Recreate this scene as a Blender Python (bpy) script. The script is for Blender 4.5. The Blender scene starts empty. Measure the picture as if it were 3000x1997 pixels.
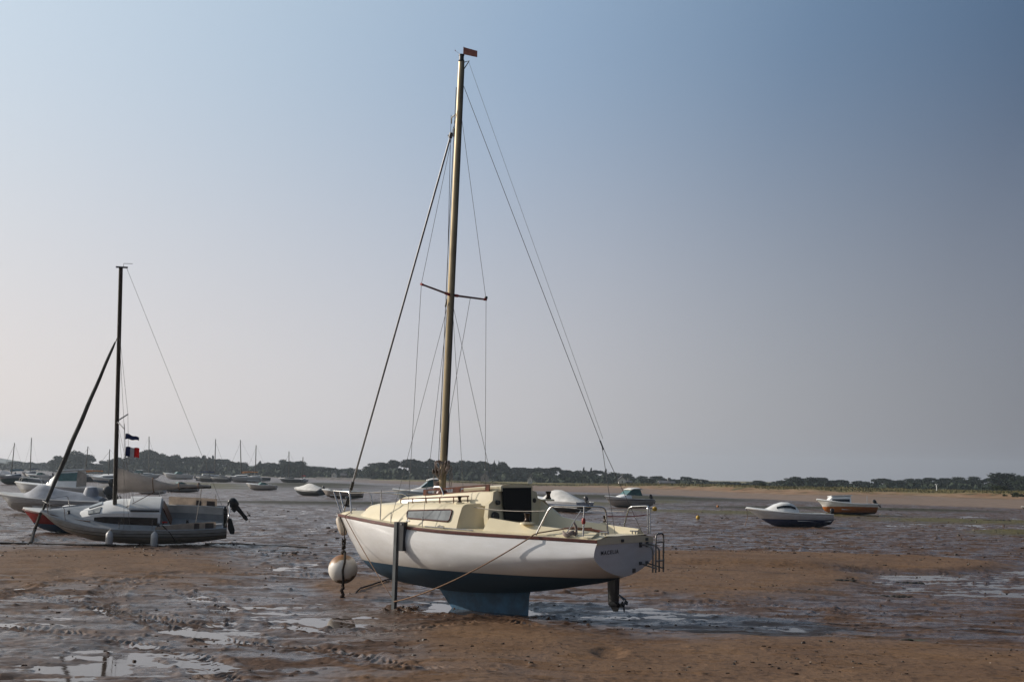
import bpy, bmesh, math, random
import numpy as np
from mathutils import Vector, Matrix
R = math.radians
random.seed(7)
rng = np.random.default_rng(11)
sc = bpy.context.scene
col = sc.collection

# ------------------------------------------------------------ camera
F, CX, CY, HOR, ROLL, CAMH = 3620.0, 1500.0, 998.5, 1393.5, 0.0185, 2.265
PIT = math.atan((HOR - CY) / F)
cr, sr = math.cos(ROLL), math.sin(ROLL)
cam = bpy.data.cameras.new('camera')
cam.sensor_width = 36.0
cam.lens = 36.0 * F / 3000.0
cam.clip_start, cam.clip_end = 0.1, 12000
camo = bpy.data.objects.new('camera', cam)
col.objects.link(camo)
fw = Vector((0, math.cos(PIT), math.sin(PIT)))
up = Vector((0, -math.sin(PIT), math.cos(PIT)))
rt = Vector((1, 0, 0))
cR, cU = cr * rt + sr * up, -sr * rt + cr * up
camo.matrix_world = Matrix(((cR.x, cU.x, -fw.x, 0), (cR.y, cU.y, -fw.y, 0), (cR.z, cU.z, -fw.z, CAMH), (0, 0, 0, 1)))
sc.camera = camo

# ------------------------------------------------------------ sky, sun, exposure
SUN_AZ, SUN_EL = math.atan2(-0.96, 0.27), R(23)
SUN = Vector((math.cos(SUN_EL) * math.sin(SUN_AZ), math.cos(SUN_EL) * math.cos(SUN_AZ), math.sin(SUN_EL)))
SKY_GAIN = 1.05
w = bpy.data.worlds.new('World')
sc.world = w
w.use_nodes = True
nt = w.node_tree
for n in list(nt.nodes):
    nt.nodes.remove(n)
wo = nt.nodes.new('ShaderNodeOutputWorld')
bg = nt.nodes.new('ShaderNodeBackground')
sky = nt.nodes.new('ShaderNodeTexSky')
sky.sky_type = 'NISHITA'
sky.sun_disc = False
sky.sun_elevation = SUN_EL
sky.sun_rotation = SUN_AZ % (2 * math.pi)
sky.altitude = 0
sky.air_density = 1.0
sky.dust_density = 2.0
sky.ozone_density = 1.0
bg.inputs['Strength'].default_value = 0.1
# hazy morning air: forward scattering round the sun, paler towards the horizon
geo = nt.nodes.new('ShaderNodeNewGeometry')
dt = nt.nodes.new('ShaderNodeVectorMath')
dt.operation = 'DOT_PRODUCT'
nt.links.new(geo.outputs['Incoming'], dt.inputs[0])
dt.inputs[1].default_value = -SUN
mr = nt.nodes.new('ShaderNodeMapRange')
mr.inputs[1].default_value, mr.inputs[2].default_value = -1, 1
nt.links.new(dt.outputs['Value'], mr.inputs[0])
def wramp(stops):
    r = nt.nodes.new('ShaderNodeValToRGB')
    e = r.color_ramp.elements
    while len(e) < len(stops): e.new(.5)
    for i, (d, c) in enumerate(stops):
        e[i].position = (d + 1) / 2
        e[i].color = (*c, 1)
    nt.links.new(mr.outputs[0], r.inputs[0])
    return r.outputs[0]
high = wramp([(-1, (.05, .08, .14)), (-.3, (.045, .075, .14)), (0, (.065, .115, .20)), (.16, (.14, .22, .34)), (.35, (.285, .395, .545)), (.52, (.44, .55, .675)), (.70, (.60, .70, .80)), (1, (1.0, .95, .85))])
low = wramp([(-1, (.12, .13, .155)), (-.3, (.12, .13, .16)), (-.10, (.200, .203, .235)), (.10, (.37, .368, .395)), (.25, (.535, .515, .535)), (.40, (.655, .62, .63)), (.60, (.77, .70, .68)), (1, (1.0, .9, .75))])
sz = nt.nodes.new('ShaderNodeSeparateXYZ')
nt.links.new(geo.outputs['Incoming'], sz.inputs[0])
mz = nt.nodes.new('ShaderNodeMapRange')
mz.interpolation_type = 'SMOOTHSTEP'
mz.inputs[1].default_value, mz.inputs[2].default_value = 0.0, -0.37
nt.links.new(sz.outputs['Z'], mz.inputs[0])
mx = nt.nodes.new('ShaderNodeMix')
mx.data_type = 'RGBA'
nt.links.new(mz.outputs[0], mx.inputs['Factor'])
nt.links.new(low, mx.inputs[6])
nt.links.new(high, mx.inputs[7])
sc10 = nt.nodes.new('ShaderNodeVectorMath')
sc10.operation = 'SCALE'
mt = nt.nodes.new('ShaderNodeMapRange')          # thinner air overhead
mt.interpolation_type = 'SMOOTHSTEP'
mt.inputs[1].default_value, mt.inputs[2].default_value = -.42, -1.0
mt.inputs[3].default_value, mt.inputs[4].default_value = 10 * SKY_GAIN, 3.6 * SKY_GAIN
nt.links.new(sz.outputs['Z'], mt.inputs[0])
nt.links.new(mx.outputs[2], sc10.inputs[0])
nt.links.new(mt.outputs[0], sc10.inputs['Scale'])
mx2 = nt.nodes.new('ShaderNodeMix')
mx2.data_type = 'RGBA'
mx2.inputs['Factor'].default_value = .90
nt.links.new(sky.outputs['Color'], mx2.inputs[6])
nt.links.new(sc10.outputs[0], mx2.inputs[7])
nt.links.new(mx2.outputs[2], bg.inputs['Color'])
nt.links.new(bg.outputs['Background'], wo.inputs['Surface'])
sl = bpy.data.lights.new('sun', 'SUN')
sl.energy = 4.6
sl.angle = R(0.6)
sl.color = (1.0, 0.915, 0.82)
so = bpy.data.objects.new('sun', sl)
so.rotation_euler = SUN.to_track_quat('Z', 'Y').to_euler()
col.objects.link(so)
sc.view_settings.view_transform = 'Standard'
sc.view_settings.look = 'None'
sc.view_settings.gamma = 1
sc.view_settings.exposure = 0.0
sc.cycles.volume_bounces = 0
sc.cycles.max_bounces = 6

# ------------------------------------------------------------ helpers
def ray(px, py):
    dx, dy = px - CX, py - CY
    a = (dx * cr + dy * sr) / F
    b = -(-dx * sr + dy * cr) / F
    return Vector((a, math.cos(PIT) - b * math.sin(PIT), math.sin(PIT) + b * math.cos(PIT)))
def at(px, py, z=0.0):            # point of the photo on a level plane
    d = ray(px, py)
    t = (z - CAMH) / d.z
    return Vector((0, 0, CAMH)) + d * t
def atd(px, py, D):               # point of the photo at a known distance
    d = ray(px, py)
    return Vector((0, 0, CAMH)) + d * (D / d.y)

def tag(o, label=None, cat=None, group=None, kind=None):
    if label: o['label'] = label
    if cat: o['category'] = cat
    if group: o['group'] = group
    if kind: o['kind'] = kind
    return o
def empty(name, loc, rz=0, heel=0, trim=0):
    o = bpy.data.objects.new(name, None)
    o.empty_display_size = 0.3
    o.location = loc
    o.rotation_euler = (heel, trim, rz)
    col.objects.link(o)
    return o
def copy_tree(o, parent=None):
    c = o.copy()
    col.objects.link(c)
    if parent: c.parent = parent
    for ch in list(o.children):
        copy_tree(ch, c)
    return c

class MB:
    def __init__(s):
        s.v, s.f, s.m, s.cur = [], [], [], 0
    def add(s, vs, fs):
        b = len(s.v)
        s.v += [tuple(q) for q in vs]
        for f in fs:
            s.f.append(tuple(b + i for i in f))
            s.m.append(s.cur)
    def box(s, c, d, rot=None):
        hx, hy, hz = d[0] / 2, d[1] / 2, d[2] / 2
        P = [Vector((x, y, z)) for x in (-hx, hx) for y in (-hy, hy) for z in (-hz, hz)]
        if rot: P = [rot @ p for p in P]
        s.add([p + Vector(c) for p in P], [(0, 1, 3, 2), (4, 6, 7, 5), (0, 4, 5, 1), (2, 3, 7, 6), (0, 2, 6, 4), (1, 5, 7, 3)])
    def hexa(s, P):               # eight corners, bottom four then top four
        s.add(P, [(3, 2, 1, 0), (4, 5, 6, 7), (0, 1, 5, 4), (1, 2, 6, 5), (2, 3, 7, 6), (3, 0, 4, 7)])
    def loft(s, rings, close=False, caps=True):
        n = len(rings[0])
        vs = [p for r in rings for p in r]
        fs = []
        for i in range(len(rings) - 1):
            for j in range(n if close else n - 1):
                k = (j + 1) % n
                fs.append((i * n + j, i * n + k, (i + 1) * n + k, (i + 1) * n + j))
        if caps:
            fs.append(tuple(range(n))[::-1])
            fs.append(tuple((len(rings) - 1) * n + j for j in range(n)))
        s.add(vs, fs)
    def tube(s, pts, r, n=8, r2=None, sq=None):
        pts = [Vector(p) for p in pts]
        m = len(pts)
        rings = []
        prev = None
        for i, p in enumerate(pts):
            t = (pts[min(i + 1, m - 1)] - pts[max(i - 1, 0)]).normalized()
            a = prev if prev is not None else (Vector((0, 0, 1)) if abs(t.z) < 0.9 else Vector((0, 1, 0)))
            x = (a - t * a.dot(t)).normalized()
            prev = x
            y = t.cross(x)
            rr = r if r2 is None else r + (r2 - r) * i / (m - 1)
            sy = rr if sq is None else rr * sq
            rings.append([p + x * math.cos(2 * math.pi * k / n) * rr + y * math.sin(2 * math.pi * k / n) * sy for k in range(n)])
        s.loft(rings, close=True)
    def lathe(s, prof, c, n=16, axis=None):
        q = axis.to_track_quat('Z', 'Y').to_matrix() if axis is not None else Matrix.Identity(3)
        s.loft([[q @ Vector((r * math.cos(2 * math.pi * k / n), r * math.sin(2 * math.pi * k / n), z)) + Vector(c) for k in range(n)] for r, z in prof], close=True)
    def prism(s, poly, vec):
        n = len(poly)
        P = [Vector(p) for p in poly] + [Vector(p) + Vector(vec) for p in poly]
        s.add(P, [tuple(range(n))[::-1], tuple(range(n, 2 * n))] + [(i, (i + 1) % n, n + (i + 1) % n, n + i) for i in range(n)])
    def build(s, name, mats, parent=None, smooth=35, loc=None):
        me = bpy.data.meshes.new(name)
        me.from_pydata(s.v, [], s.f)
        for m in (mats if isinstance(mats, (list, tuple)) else [mats]):
            me.materials.append(m)
        if any(s.m):
            me.polygons.foreach_set('material_index', s.m)
        bm = bmesh.new()
        bm.from_mesh(me)
        bmesh.ops.remove_doubles(bm, verts=bm.verts, dist=1e-5)
        bmesh.ops.recalc_face_normals(bm, faces=bm.faces)
        bm.to_mesh(me)
        bm.free()
        if smooth:
            me.polygons.foreach_set('use_smooth', [True] * len(me.polygons))
            me.set_sharp_from_angle(angle=R(smooth))
        o = bpy.data.objects.new(name, me)
        if loc is not None: o.location = loc
        if parent: o.parent = parent
        col.objects.link(o)
        return o

def spline(xs, ys):
    xs, ys = np.array(xs, float), np.array(ys, float)
    m = np.gradient(ys, xs)
    def f(x):
        x = min(max(x, xs[0]), xs[-1])
        i = min(max(int(np.searchsorted(xs, x)) - 1, 0), len(xs) - 2)
        h = xs[i + 1] - xs[i]
        t = (x - xs[i]) / h
        return float((2 * t**3 - 3 * t**2 + 1) * ys[i] + (t**3 - 2 * t**2 + t) * h * m[i] + (-2 * t**3 + 3 * t**2) * ys[i + 1] + (t**3 - t**2) * h * m[i + 1])
    return f
def lin(xs, ys):
    return lambda x: float(np.interp(x, xs, ys))
def sag(a, b, s, n=14):
    a, b = Vector(a), Vector(b)
    return [a.lerp(b, i / n) - Vector((0, 0, s * 4 * (i / n) * (1 - i / n))) for i in range(n + 1)]
def arc_path(pts, rad, n=6):       # rounds the corners of a polyline
    pts = [Vector(p) for p in pts]
    out = [pts[0]]
    for i in range(1, len(pts) - 1):
        a, b, c = pts[i - 1], pts[i], pts[i + 1]
        r = min(rad, (a - b).length * .48, (c - b).length * .48)
        p, q = b + (a - b).normalized() * r, b + (c - b).normalized() * r
        for k in range(n + 1):
            t = k / n
            out.append(p * (1 - t)**2 + b * 2 * t * (1 - t) + q * t**2)
    return out + [pts[-1]]

# ------------------------------------------------------------ materials
def newmat(name):
    m = bpy.data.materials.new(name)
    m.use_nodes = True
    t = m.node_tree
    return m, t, t.nodes['Principled BSDF']
def noise_node(t, scale, detail=4, coord='Object', rough=.55):
    tc = t.nodes.new('ShaderNodeTexCoord')
    n = t.nodes.new('ShaderNodeTexNoise')
    n.inputs['Scale'].default_value = scale
    n.inputs['Detail'].default_value = detail
    n.inputs['Roughness'].default_value = rough
    t.links.new(tc.outputs[coord], n.inputs['Vector'])
    return n
def ramp(t, inp, stops):
    r = t.nodes.new('ShaderNodeValToRGB')
    e = r.color_ramp.elements
    while len(e) < len(stops): e.new(0.5)
    for i, (p, c) in enumerate(stops):
        e[i].position = p
        e[i].color = (*c, 1) if len(c) == 3 else c
    t.links.new(inp, r.inputs['Fac'])
    return r
def mix(t, fac, a, b, mode='MIX'):
    n = t.nodes.new('ShaderNodeMix')
    n.data_type = 'RGBA'
    n.blend_type = mode
    for s, q in (('Factor', fac), ('A', a), ('B', b)):
        sock = [i for i in n.inputs if i.name == s and (i.type == 'RGBA' or s == 'Factor')][0]
        if hasattr(q, 'is_output'): t.links.new(q, sock)
        elif s == 'Factor': sock.default_value = q
        else: sock.default_value = (*q, 1)
    return [o for o in n.outputs if o.type == 'RGBA'][0]
def fmath(t, op, a, b=None, c=None):
    n = t.nodes.new('ShaderNodeMath')
    n.operation = op
    for i, q in enumerate((a, b, c)):
        if q is None: continue
        if hasattr(q, 'is_output'): t.links.new(q, n.inputs[i])
        else: n.inputs[i].default_value = q
    return n.outputs[0]
def mat(name, c, rough=.5, metal=0, dirt=.25, scale=4, bump=0.0, dirtc=None, spec=None, detail=5):
    m, t, p = newmat(name)
    n = noise_node(t, scale, detail)
    d = dirtc if dirtc else tuple(x * (1 - dirt) for x in c)
    r = ramp(t, n.outputs['Fac'], [(.38, d), (.62, c)])
    t.links.new(r.outputs['Color'], p.inputs['Base Color'])
    p.inputs['Roughness'].default_value = rough
    p.inputs['Metallic'].default_value = metal
    if spec is not None: p.inputs['Specular IOR Level'].default_value = spec
    if bump:
        b = t.nodes.new('ShaderNodeBump')
        b.inputs['Strength'].default_value = bump
        b.inputs['Distance'].default_value = .02
        n2 = noise_node(t, scale * 6, 4)
        t.links.new(n2.outputs['Fac'], b.inputs['Height'])
        t.links.new(b.outputs['Normal'], p.inputs['Normal'])
    return m
def hull_mat(name, bands, rough=.25, stain=.12, bottom_rough=.6, scum=None, spec=.5):
    """bands: [(z_from, colour)] painted bands of a hull, read from the hull's own height"""
    m, t, p = newmat(name)
    tc = t.nodes.new('ShaderNodeTexCoord')
    sx = t.nodes.new('ShaderNodeSeparateXYZ')
    t.links.new(tc.outputs['Object'], sx.inputs[0])
    c = None
    for z, k in bands:
        if c is None:
            c = k
            continue
        g = fmath(t, 'GREATER_THAN', sx.outputs['Z'], z)
        c = mix(t, g, c, k)
    mp = t.nodes.new('ShaderNodeMapping')
    mp.inputs['Scale'].default_value = (1.5, 1.5, 5)
    t.links.new(tc.outputs['Object'], mp.inputs['Vector'])
    n = t.nodes.new('ShaderNodeTexNoise')
    n.inputs['Scale'].default_value = 2.2
    n.inputs['Detail'].default_value = 7
    n.inputs['Roughness'].default_value = .62
    t.links.new(mp.outputs[0], n.inputs['Vector'])
    r = ramp(t, n.outputs['Fac'], [(.35, (1 - stain, 1 - stain * 1.1, 1 - stain * 1.35)), (.65, (1, 1, 1))])
    c = mix(t, 1.0, c, r.outputs['Color'], 'MULTIPLY')
    if scum:                       # the stained band a waterline leaves on the paint
        z0, hgt, k = scum
        f = fmath(t, 'SUBTRACT', 1.0, fmath(t, 'DIVIDE', fmath(t, 'SUBTRACT', sx.outputs['Z'], z0), hgt))
        f = fmath(t, 'MULTIPLY', f, fmath(t, 'MULTIPLY', n.outputs['Fac'], 1.1))
        f = fmath(t, 'MULTIPLY', f, fmath(t, 'GREATER_THAN', sx.outputs['Z'], z0))
        cl = t.nodes.new('ShaderNodeClamp')
        t.links.new(f, cl.inputs[0])
        c = mix(t, cl.outputs[0], c, k)
    t.links.new(c, p.inputs['Base Color'])
    p.inputs['Specular IOR Level'].default_value = spec
    g = fmath(t, 'GREATER_THAN', sx.outputs['Z'], bands[1][0] if len(bands) > 1 else -9)
    t.links.new(fmath(t, 'ADD', fmath(t, 'MULTIPLY', g, rough - bottom_rough), bottom_rough), p.inputs['Roughness'])
    return m

M = {}
M['cream'] = mat('cream_gelcoat', (.72, .64, .45), .3, dirt=.12, scale=2.5, dirtc=(.66, .58, .40))
M['cream_nonskid'] = mat('cream_deck', (.68, .60, .41), .45, dirt=.14, scale=3, bump=.1)
M['white'] = mat('white_gelcoat', (.77, .77, .75), .3, dirt=.12, scale=2)
M['offwhite'] = mat('weathered_white_gelcoat', (.60, .59, .56), .4, dirt=.22, scale=2)
M['greyboat'] = mat('grey_gelcoat', (.36, .37, .38), .4, dirt=.2, scale=3)
M['blue_bottom'] = mat('blue_antifouling', (.022, .105, .165), .65, dirt=.35, scale=3, bump=.15)
M['strake'] = mat('red_brown_strake', (.115, .030, .021), .42, dirt=.45, scale=6)
M['wood'] = mat('varnished_wood', (.15, .042, .02), .35, dirt=.5, scale=9)
M['drywood'] = mat('weathered_wood', (.20, .12, .065), .7, dirt=.4, scale=9, bump=.2)
M['door'] = mat('dark_acrylic_washboard', (.010, .008, .008), .55, dirt=.3, scale=3, spec=.2)
M['black'] = mat('black_plastic', (.014, .014, .016), .4, dirt=.3, scale=8)
M['dark'] = mat('dark_grey_plastic', (.035, .037, .042), .5, dirt=.3, scale=8)
M['winch'] = mat('bronze_winch', (.06, .04, .028), .35, .7, dirt=.4, scale=15)
M['steel'] = mat('stainless_steel', (.62, .61, .60), .22, 1.0, dirt=.2, scale=10)
M['wire'] = mat('steel_wire', (.16, .155, .15), .45, .6, dirt=.2, scale=10)
M['alu'] = mat('anodised_spar', (.23, .185, .115), .38, .65, dirt=.3, scale=1.5)
M['alu_dark'] = mat('dark_spar', (.07, .065, .055), .45, .4, dirt=.3, scale=1.5)
M['alu_silver'] = mat('silver_spar', (.42, .42, .43), .4, .6, dirt=.2, scale=2)
M['galv'] = mat('galvanised_leg', (.105, .115, .12), .55, .3, dirt=.3, scale=5)
M['red'] = mat('red_fitting', (.36, .03, .022), .45, dirt=.3, scale=10)
M['flagor'] = mat('orange_vane', (.50, .19, .13), .7, dirt=.3, scale=12)
M['rope_or'] = mat('tan_rope', (.22, .125, .07), .85, dirt=.4, scale=30)
M['rope_grey'] = mat('grey_rope', (.29, .235, .21), .9, dirt=.5, scale=40)
M['rope_dark'] = mat('weedy_rope', (.035, .026, .02), .9, dirt=.4, scale=40)
M['rope_pale'] = mat('pale_rope', (.45, .41, .36), .9, dirt=.3, scale=40)
M['rust'] = mat('rusty_chain', (.045, .022, .014), .85, dirt=.5, scale=30, bump=.3)
M['sail'] = mat('grey_sailcloth', (.60, .57, .54), .85, dirt=.25, scale=2.5, bump=.15)
M['sail_dark'] = mat('dark_furled_sail', (.075, .078, .072), .85, dirt=.35, scale=5, bump=.2)
M['cover'] = mat('silver_tarpaulin', (.36, .375, .41), .6, dirt=.25, scale=3, bump=.15)
M['cover_white'] = mat('white_tarpaulin', (.66, .65, .62), .6, dirt=.2, scale=3, bump=.15)
M['dodger'] = mat('beige_dodger_cloth', (.66, .59, .52), .85, dirt=.2, scale=6)
M['greydodger'] = mat('grey_clear_panel', (.24, .21, .20), .5, dirt=.2, scale=6)
M['glass_dark'] = mat('dark_window', (.02, .024, .028), .1, dirt=.3, scale=4)
M['glass_grey'] = mat('misty_window', (.26, .28, .29), .14, dirt=.3, scale=5)
M['glass_green'] = mat('green_tinted_glass', (.05, .13, .115), .1, dirt=.3, scale=4)
M['orange'] = mat('orange_canvas', (.55, .22, .06), .8, dirt=.3, scale=5)
M['yellow'] = mat('yellow_buoy_paint', (.55, .34, .03), .5, dirt=.3, scale=8)
M['fender'] = mat('white_fender_rubber', (.58, .57, .55), .45, dirt=.25, scale=5)
M['navy'] = mat('navy_cloth', (.018, .035, .15), .8, dirt=.3, scale=6)
M['fwhite'] = mat('white_cloth', (.6, .6, .62), .8, dirt=.1, scale=6)
M['fred'] = mat('red_cloth', (.5, .03, .025), .8, dirt=.2, scale=6)
M['bark'] = mat('bark', (.055, .042, .032), .9, dirt=.4, scale=4, bump=.4)
M['house'] = mat('white_render', (.58, .56, .53), .85, dirt=.15, scale=1)
M['slate'] = mat('slate_roof', (.09, .09, .10), .7, dirt=.3, scale=2)
M['stone'] = mat('grey_stone', (.22, .21, .20), .9, dirt=.35, scale=1.2, bump=.4)
M['sandblock'] = mat('pinkish_stone', (.28, .24, .21), .9, dirt=.35, scale=1.2)
M['letter'] = mat('black_vinyl', (.012, .012, .014), .5, dirt=.2, scale=10)
M['greytrim'] = mat('grey_vinyl', (.12, .115, .105), .5, dirt=.3, scale=20)

for nm_ in ('sail', 'dodger', 'greydodger', 'navy', 'fwhite', 'fred'):      # thin cloth lets light through
    t = M[nm_].node_tree
    pr = t.nodes['Principled BSDF']
    tl = t.nodes.new('ShaderNodeBsdfTranslucent')
    t.links.new(pr.inputs['Base Color'].links[0].from_socket, tl.inputs['Color'])
    ms_ = t.nodes.new('ShaderNodeMixShader')
    ms_.inputs[0].default_value = .55
    t.links.new(pr.outputs[0], ms_.inputs[1])
    t.links.new(tl.outputs[0], ms_.inputs[2])
    t.links.new(ms_.outputs[0], [n for n in t.nodes if n.type == 'OUTPUT_MATERIAL'][0].inputs['Surface'])
def leaf_mat(name, a, b):
    m, t, p = newmat(name)
    g = t.nodes.new('ShaderNodeNewGeometry')
    oi = t.nodes.new('ShaderNodeObjectInfo')
    f = fmath(t, 'ADD', fmath(t, 'MULTIPLY', g.outputs['Random Per Island'], .7), fmath(t, 'MULTIPLY', oi.outputs['Random'], .3))
    r = ramp(t, f, [(0, a), (1, b)])
    t.links.new(r.outputs['Color'], p.inputs['Base Color'])
    p.inputs['Roughness'].default_value = .8
    p.inputs['Specular IOR Level'].default_value = .15
    return m
M['leaf_pine'] = leaf_mat('pine_needles', (.008, .015, .012), (.024, .034, .022))
M['leaf_oak'] = leaf_mat('broad_leaves', (.010, .018, .012), (.030, .042, .023))
M['leaf_bush'] = leaf_mat('shrub_leaves', (.016, .026, .012), (.045, .056, .024))

# ------------------------------------------------------------ terrain height
_perm = np.random.default_rng(5).permutation(4096)
_gx = np.cos(np.linspace(0, 2 * np.pi, 4096, endpoint=False))
_gy = np.sin(np.linspace(0, 2 * np.pi, 4096, endpoint=False))
def pnoise(x, y, seed=0):
    xi, yi = np.floor(x).astype(np.int64), np.floor(y).astype(np.int64)
    xf, yf = x - xi, y - yi
    u, v = xf * xf * xf * (xf * (xf * 6 - 15) + 10), yf * yf * yf * (yf * (yf * 6 - 15) + 10)
    def g(ix, iy, dx, dy):
        h = _perm[(_perm[(ix + seed * 131) & 4095] + iy) & 4095]
        return _gx[h] * dx + _gy[h] * dy
    a = g(xi, yi, xf, yf)
    b = g(xi + 1, yi, xf - 1, yf)
    c = g(xi, yi + 1, xf, yf - 1)
    d = g(xi + 1, yi + 1, xf - 1, yf - 1)
    return (a + (b - a) * u + (c - a) * v + (a - b - c + d) * u * v) * 1.4
def fbm(x, y, oct=4, seed=0, gain=.5):
    s, a, f = 0, 1, 1
    for i in range(oct):
        s = s + a * pnoise(x * f, y * f, seed + i * 7)
        a *= gain
        f *= 2.03
    return s
def sstep(a, b, x):
    t = np.clip((x - a) / (b - a), 0, 1)
    return t * t * (3 - 2 * t)
def ell(px0, px1, py0, py1):       # a patch of the flat given by its extent in the photo
    c = at((px0 + px1) / 2, (py0 + py1) / 2)
    n, f = at((px0 + px1) / 2, py1).y, at((px0 + px1) / 2, py0).y
    hw = (px1 - px0) / 2 * c.y / F
    cy = (n + f) / 2
    return (c.x * cy / c.y, cy, hw, (f - n) / 2)
def emask(x, y, e, soft=.35, wob=0):
    cx, cy, rx, ry = e
    q = np.sqrt(((x - cx - (y - cy) * cx / cy) / rx)**2 + ((y - cy) / ry)**2)
    return 1 - sstep(1 - soft, 1 + soft, q + wob)
# far shore distance by bearing (x / y), from the water edge seen in the photo
_sh_px = [(-900, 1378), (0, 1374), (150, 1379), (350, 1391), (700, 1399), (900, 1406), (1090, 1415), (1300, 1425), (1520, 1438), (1900, 1449), (2000, 1454), (2400, 1475), (2700, 1481), (3000, 1491), (3900, 1500)]
_sb, _sd = [], []
for px, py in _sh_px:
    d = ray(px, py)
    t = min(CAMH / max(-d.z, 1e-4), 620) if d.z < 0 else 620
    _sb.append(d.x / d.y)
    _sd.append(min(t * d.y, 620))
SH_B, SH_D = np.array(_sb), np.array(_sd)
def shore(b): return np.interp(b, SH_B, SH_D)

PUD = [(ell(-250, 560, 1790, 1990), .021), (ell(300, 760, 1720, 1830), .012), (ell(600, 1150, 1770, 1900), .023), (ell(640, 1060, 1690, 1785), .014),
       (ell(1400, 2330, 1775, 1862), .021), (ell(1050, 1420, 1755, 1795), .030), (ell(1850, 2150, 1765, 1800), .012), (ell(2430, 3250, 1652, 1738), .046), (ell(2250, 2850, 1745, 1800), .018),
       (ell(640, 1010, 1635, 1690), .030), (ell(-40, 75, 1712, 1731), .05), (ell(155, 265, 1675, 1693), .05), (ell(1740, 1830, 1915, 1945), .045), (ell(200, 700, 1880, 1990), .016),
       (ell(2150, 2420, 1830, 1880), .020), (ell(1265, 1345, 1770, 1782), .05)]
SAND = [(ell(1650, 2950, 1627, 1672), .13, .14), (ell(1600, 2520, 1634, 1752), .085, .22), (ell(-300, 760, 1612, 1712), .05, .45), (ell(1250, 3500, 1868, 2100), .05, .45), (ell(1160, 1700, 1830, 1990), .04, .45), (ell(900, 1160, 1690, 1750), .03, .45)]
BACKWATER = [(ell(2560, 3200, 1515, 1555), .03), (ell(-200, 700, 1480, 1640), .016), (ell(700, 1150, 1480, 1640), .016), (ell(1900, 2560, 1560, 1625), .016)]
WEED = [ell(450, 740, 1414, 1433), ell(300, 420, 1417, 1435), ell(1930, 2650, 1500, 1513), ell(1560, 1800, 1470, 1482), ell(2500, 3100, 1520, 1533), ell(1880, 2010, 1466, 1476), ell(2850, 3060, 1550, 1568)]
WEEDD = [ell(760, 1120, 1414, 1432), ell(1530, 2250, 1452, 1468), ell(2000, 2900, 1488, 1496), ell(700, 1500, 1470, 1486)]
TRACKS = [[(-60, 1742), (120, 1722), (300, 1703), (460, 1692), (640, 1684), (900, 1690), (1180, 1693)],
          [(440, 1702), (350, 1722), (312, 1750), (312, 1775), (350, 1800), (450, 1818), (560, 1832), (640, 1838)],
          [(540, 1735), (600, 1755), (640, 1780), (650, 1805), (640, 1830)],
          [(-40, 1830), (120, 1850), (330, 1880), (560, 1925), (640, 1997)],
          [(60, 1742), (190, 1765), (330, 1795), (520, 1846), (700, 1885), (900, 1905), (1050, 1935), (1160, 1965), (1400, 1985)],
          [(820, 1835), (960, 1855), (1150, 1850), (1300, 1838), (1440, 1820), (1530, 1838)],
          [(2000, 1772), (2250, 1775), (2450, 1790), (2750, 1800)]]
TRK = []
for tr in TRACKS:
    P = [at(*q) for q in tr]
    pts = []
    for i in range(len(P) - 1):
        a = P[max(i - 1, 0)]; b = P[i]; c = P[i + 1]; d = P[min(i + 2, len(P) - 1)]
        for k in range(8):
            t = k / 8
            pts.append(.5 * ((2 * b) + (c - a) * t + (2 * a - 5 * b + 4 * c - d) * t * t + (3 * b - a - 3 * c + d) * t**3))
    pts.append(P[-1])
    TRK.append(np.array([(p.x, p.y) for p in pts]))
def track_field(x, y):
    dep = np.zeros_like(x)
    for tr in TRK:
        lo, hi = tr.min(0) - .6, tr.max(0) + .6
        sel = np.where((x > lo[0]) & (x < hi[0]) & (y > lo[1]) & (y < hi[1]))[0]
        if len(sel) == 0: continue
        X, Y = x[sel], y[sel]
        best = np.full(len(sel), 9.0); along = np.zeros(len(sel)); side = np.zeros(len(sel))
        acc = 0
        for i in range(len(tr) - 1):
            a, b = tr[i], tr[i + 1]
            d = b - a
            L = math.hypot(*d)
            t = np.clip(((X - a[0]) * d[0] + (Y - a[1]) * d[1]) / (L * L), 0, 1)
            qx, qy = X - a[0] - d[0] * t, Y - a[1] - d[1] * t
            dist = np.hypot(qx, qy)
            m = dist < best
            best[m] = dist[m]
            along[m] = acc + t[m] * L
            side[m] = ((d[0] * qy - d[1] * qx) / L)[m]
            acc += L
        wdt = .24
        jag = pnoise(along * 3, best * 5, 31) * .5
        lug = np.sin((along + np.abs(side) * 1.1) * 2 * np.pi / .15 + jag * 9) * (.5 + .8 * pnoise(along * 2.1, side * 6, 37))
        brk = sstep(-.8, .1, pnoise(along * .9, along * 0 + 3.3, 17) + .25)
        inside = 1 - sstep(wdt * .8, wdt * 1.25, best)
        berm = np.exp(-((best - wdt * 1.5) / .07)**2)
        dep[sel] += brk * (inside * (-.012 + .025 * lug) + berm * (.014 + .028 * pnoise(along * 4, side * 5, 13)))
    return dep
def blobs(x, y, e, wob):
    return emask(x, y, e, .45, wob)
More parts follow.
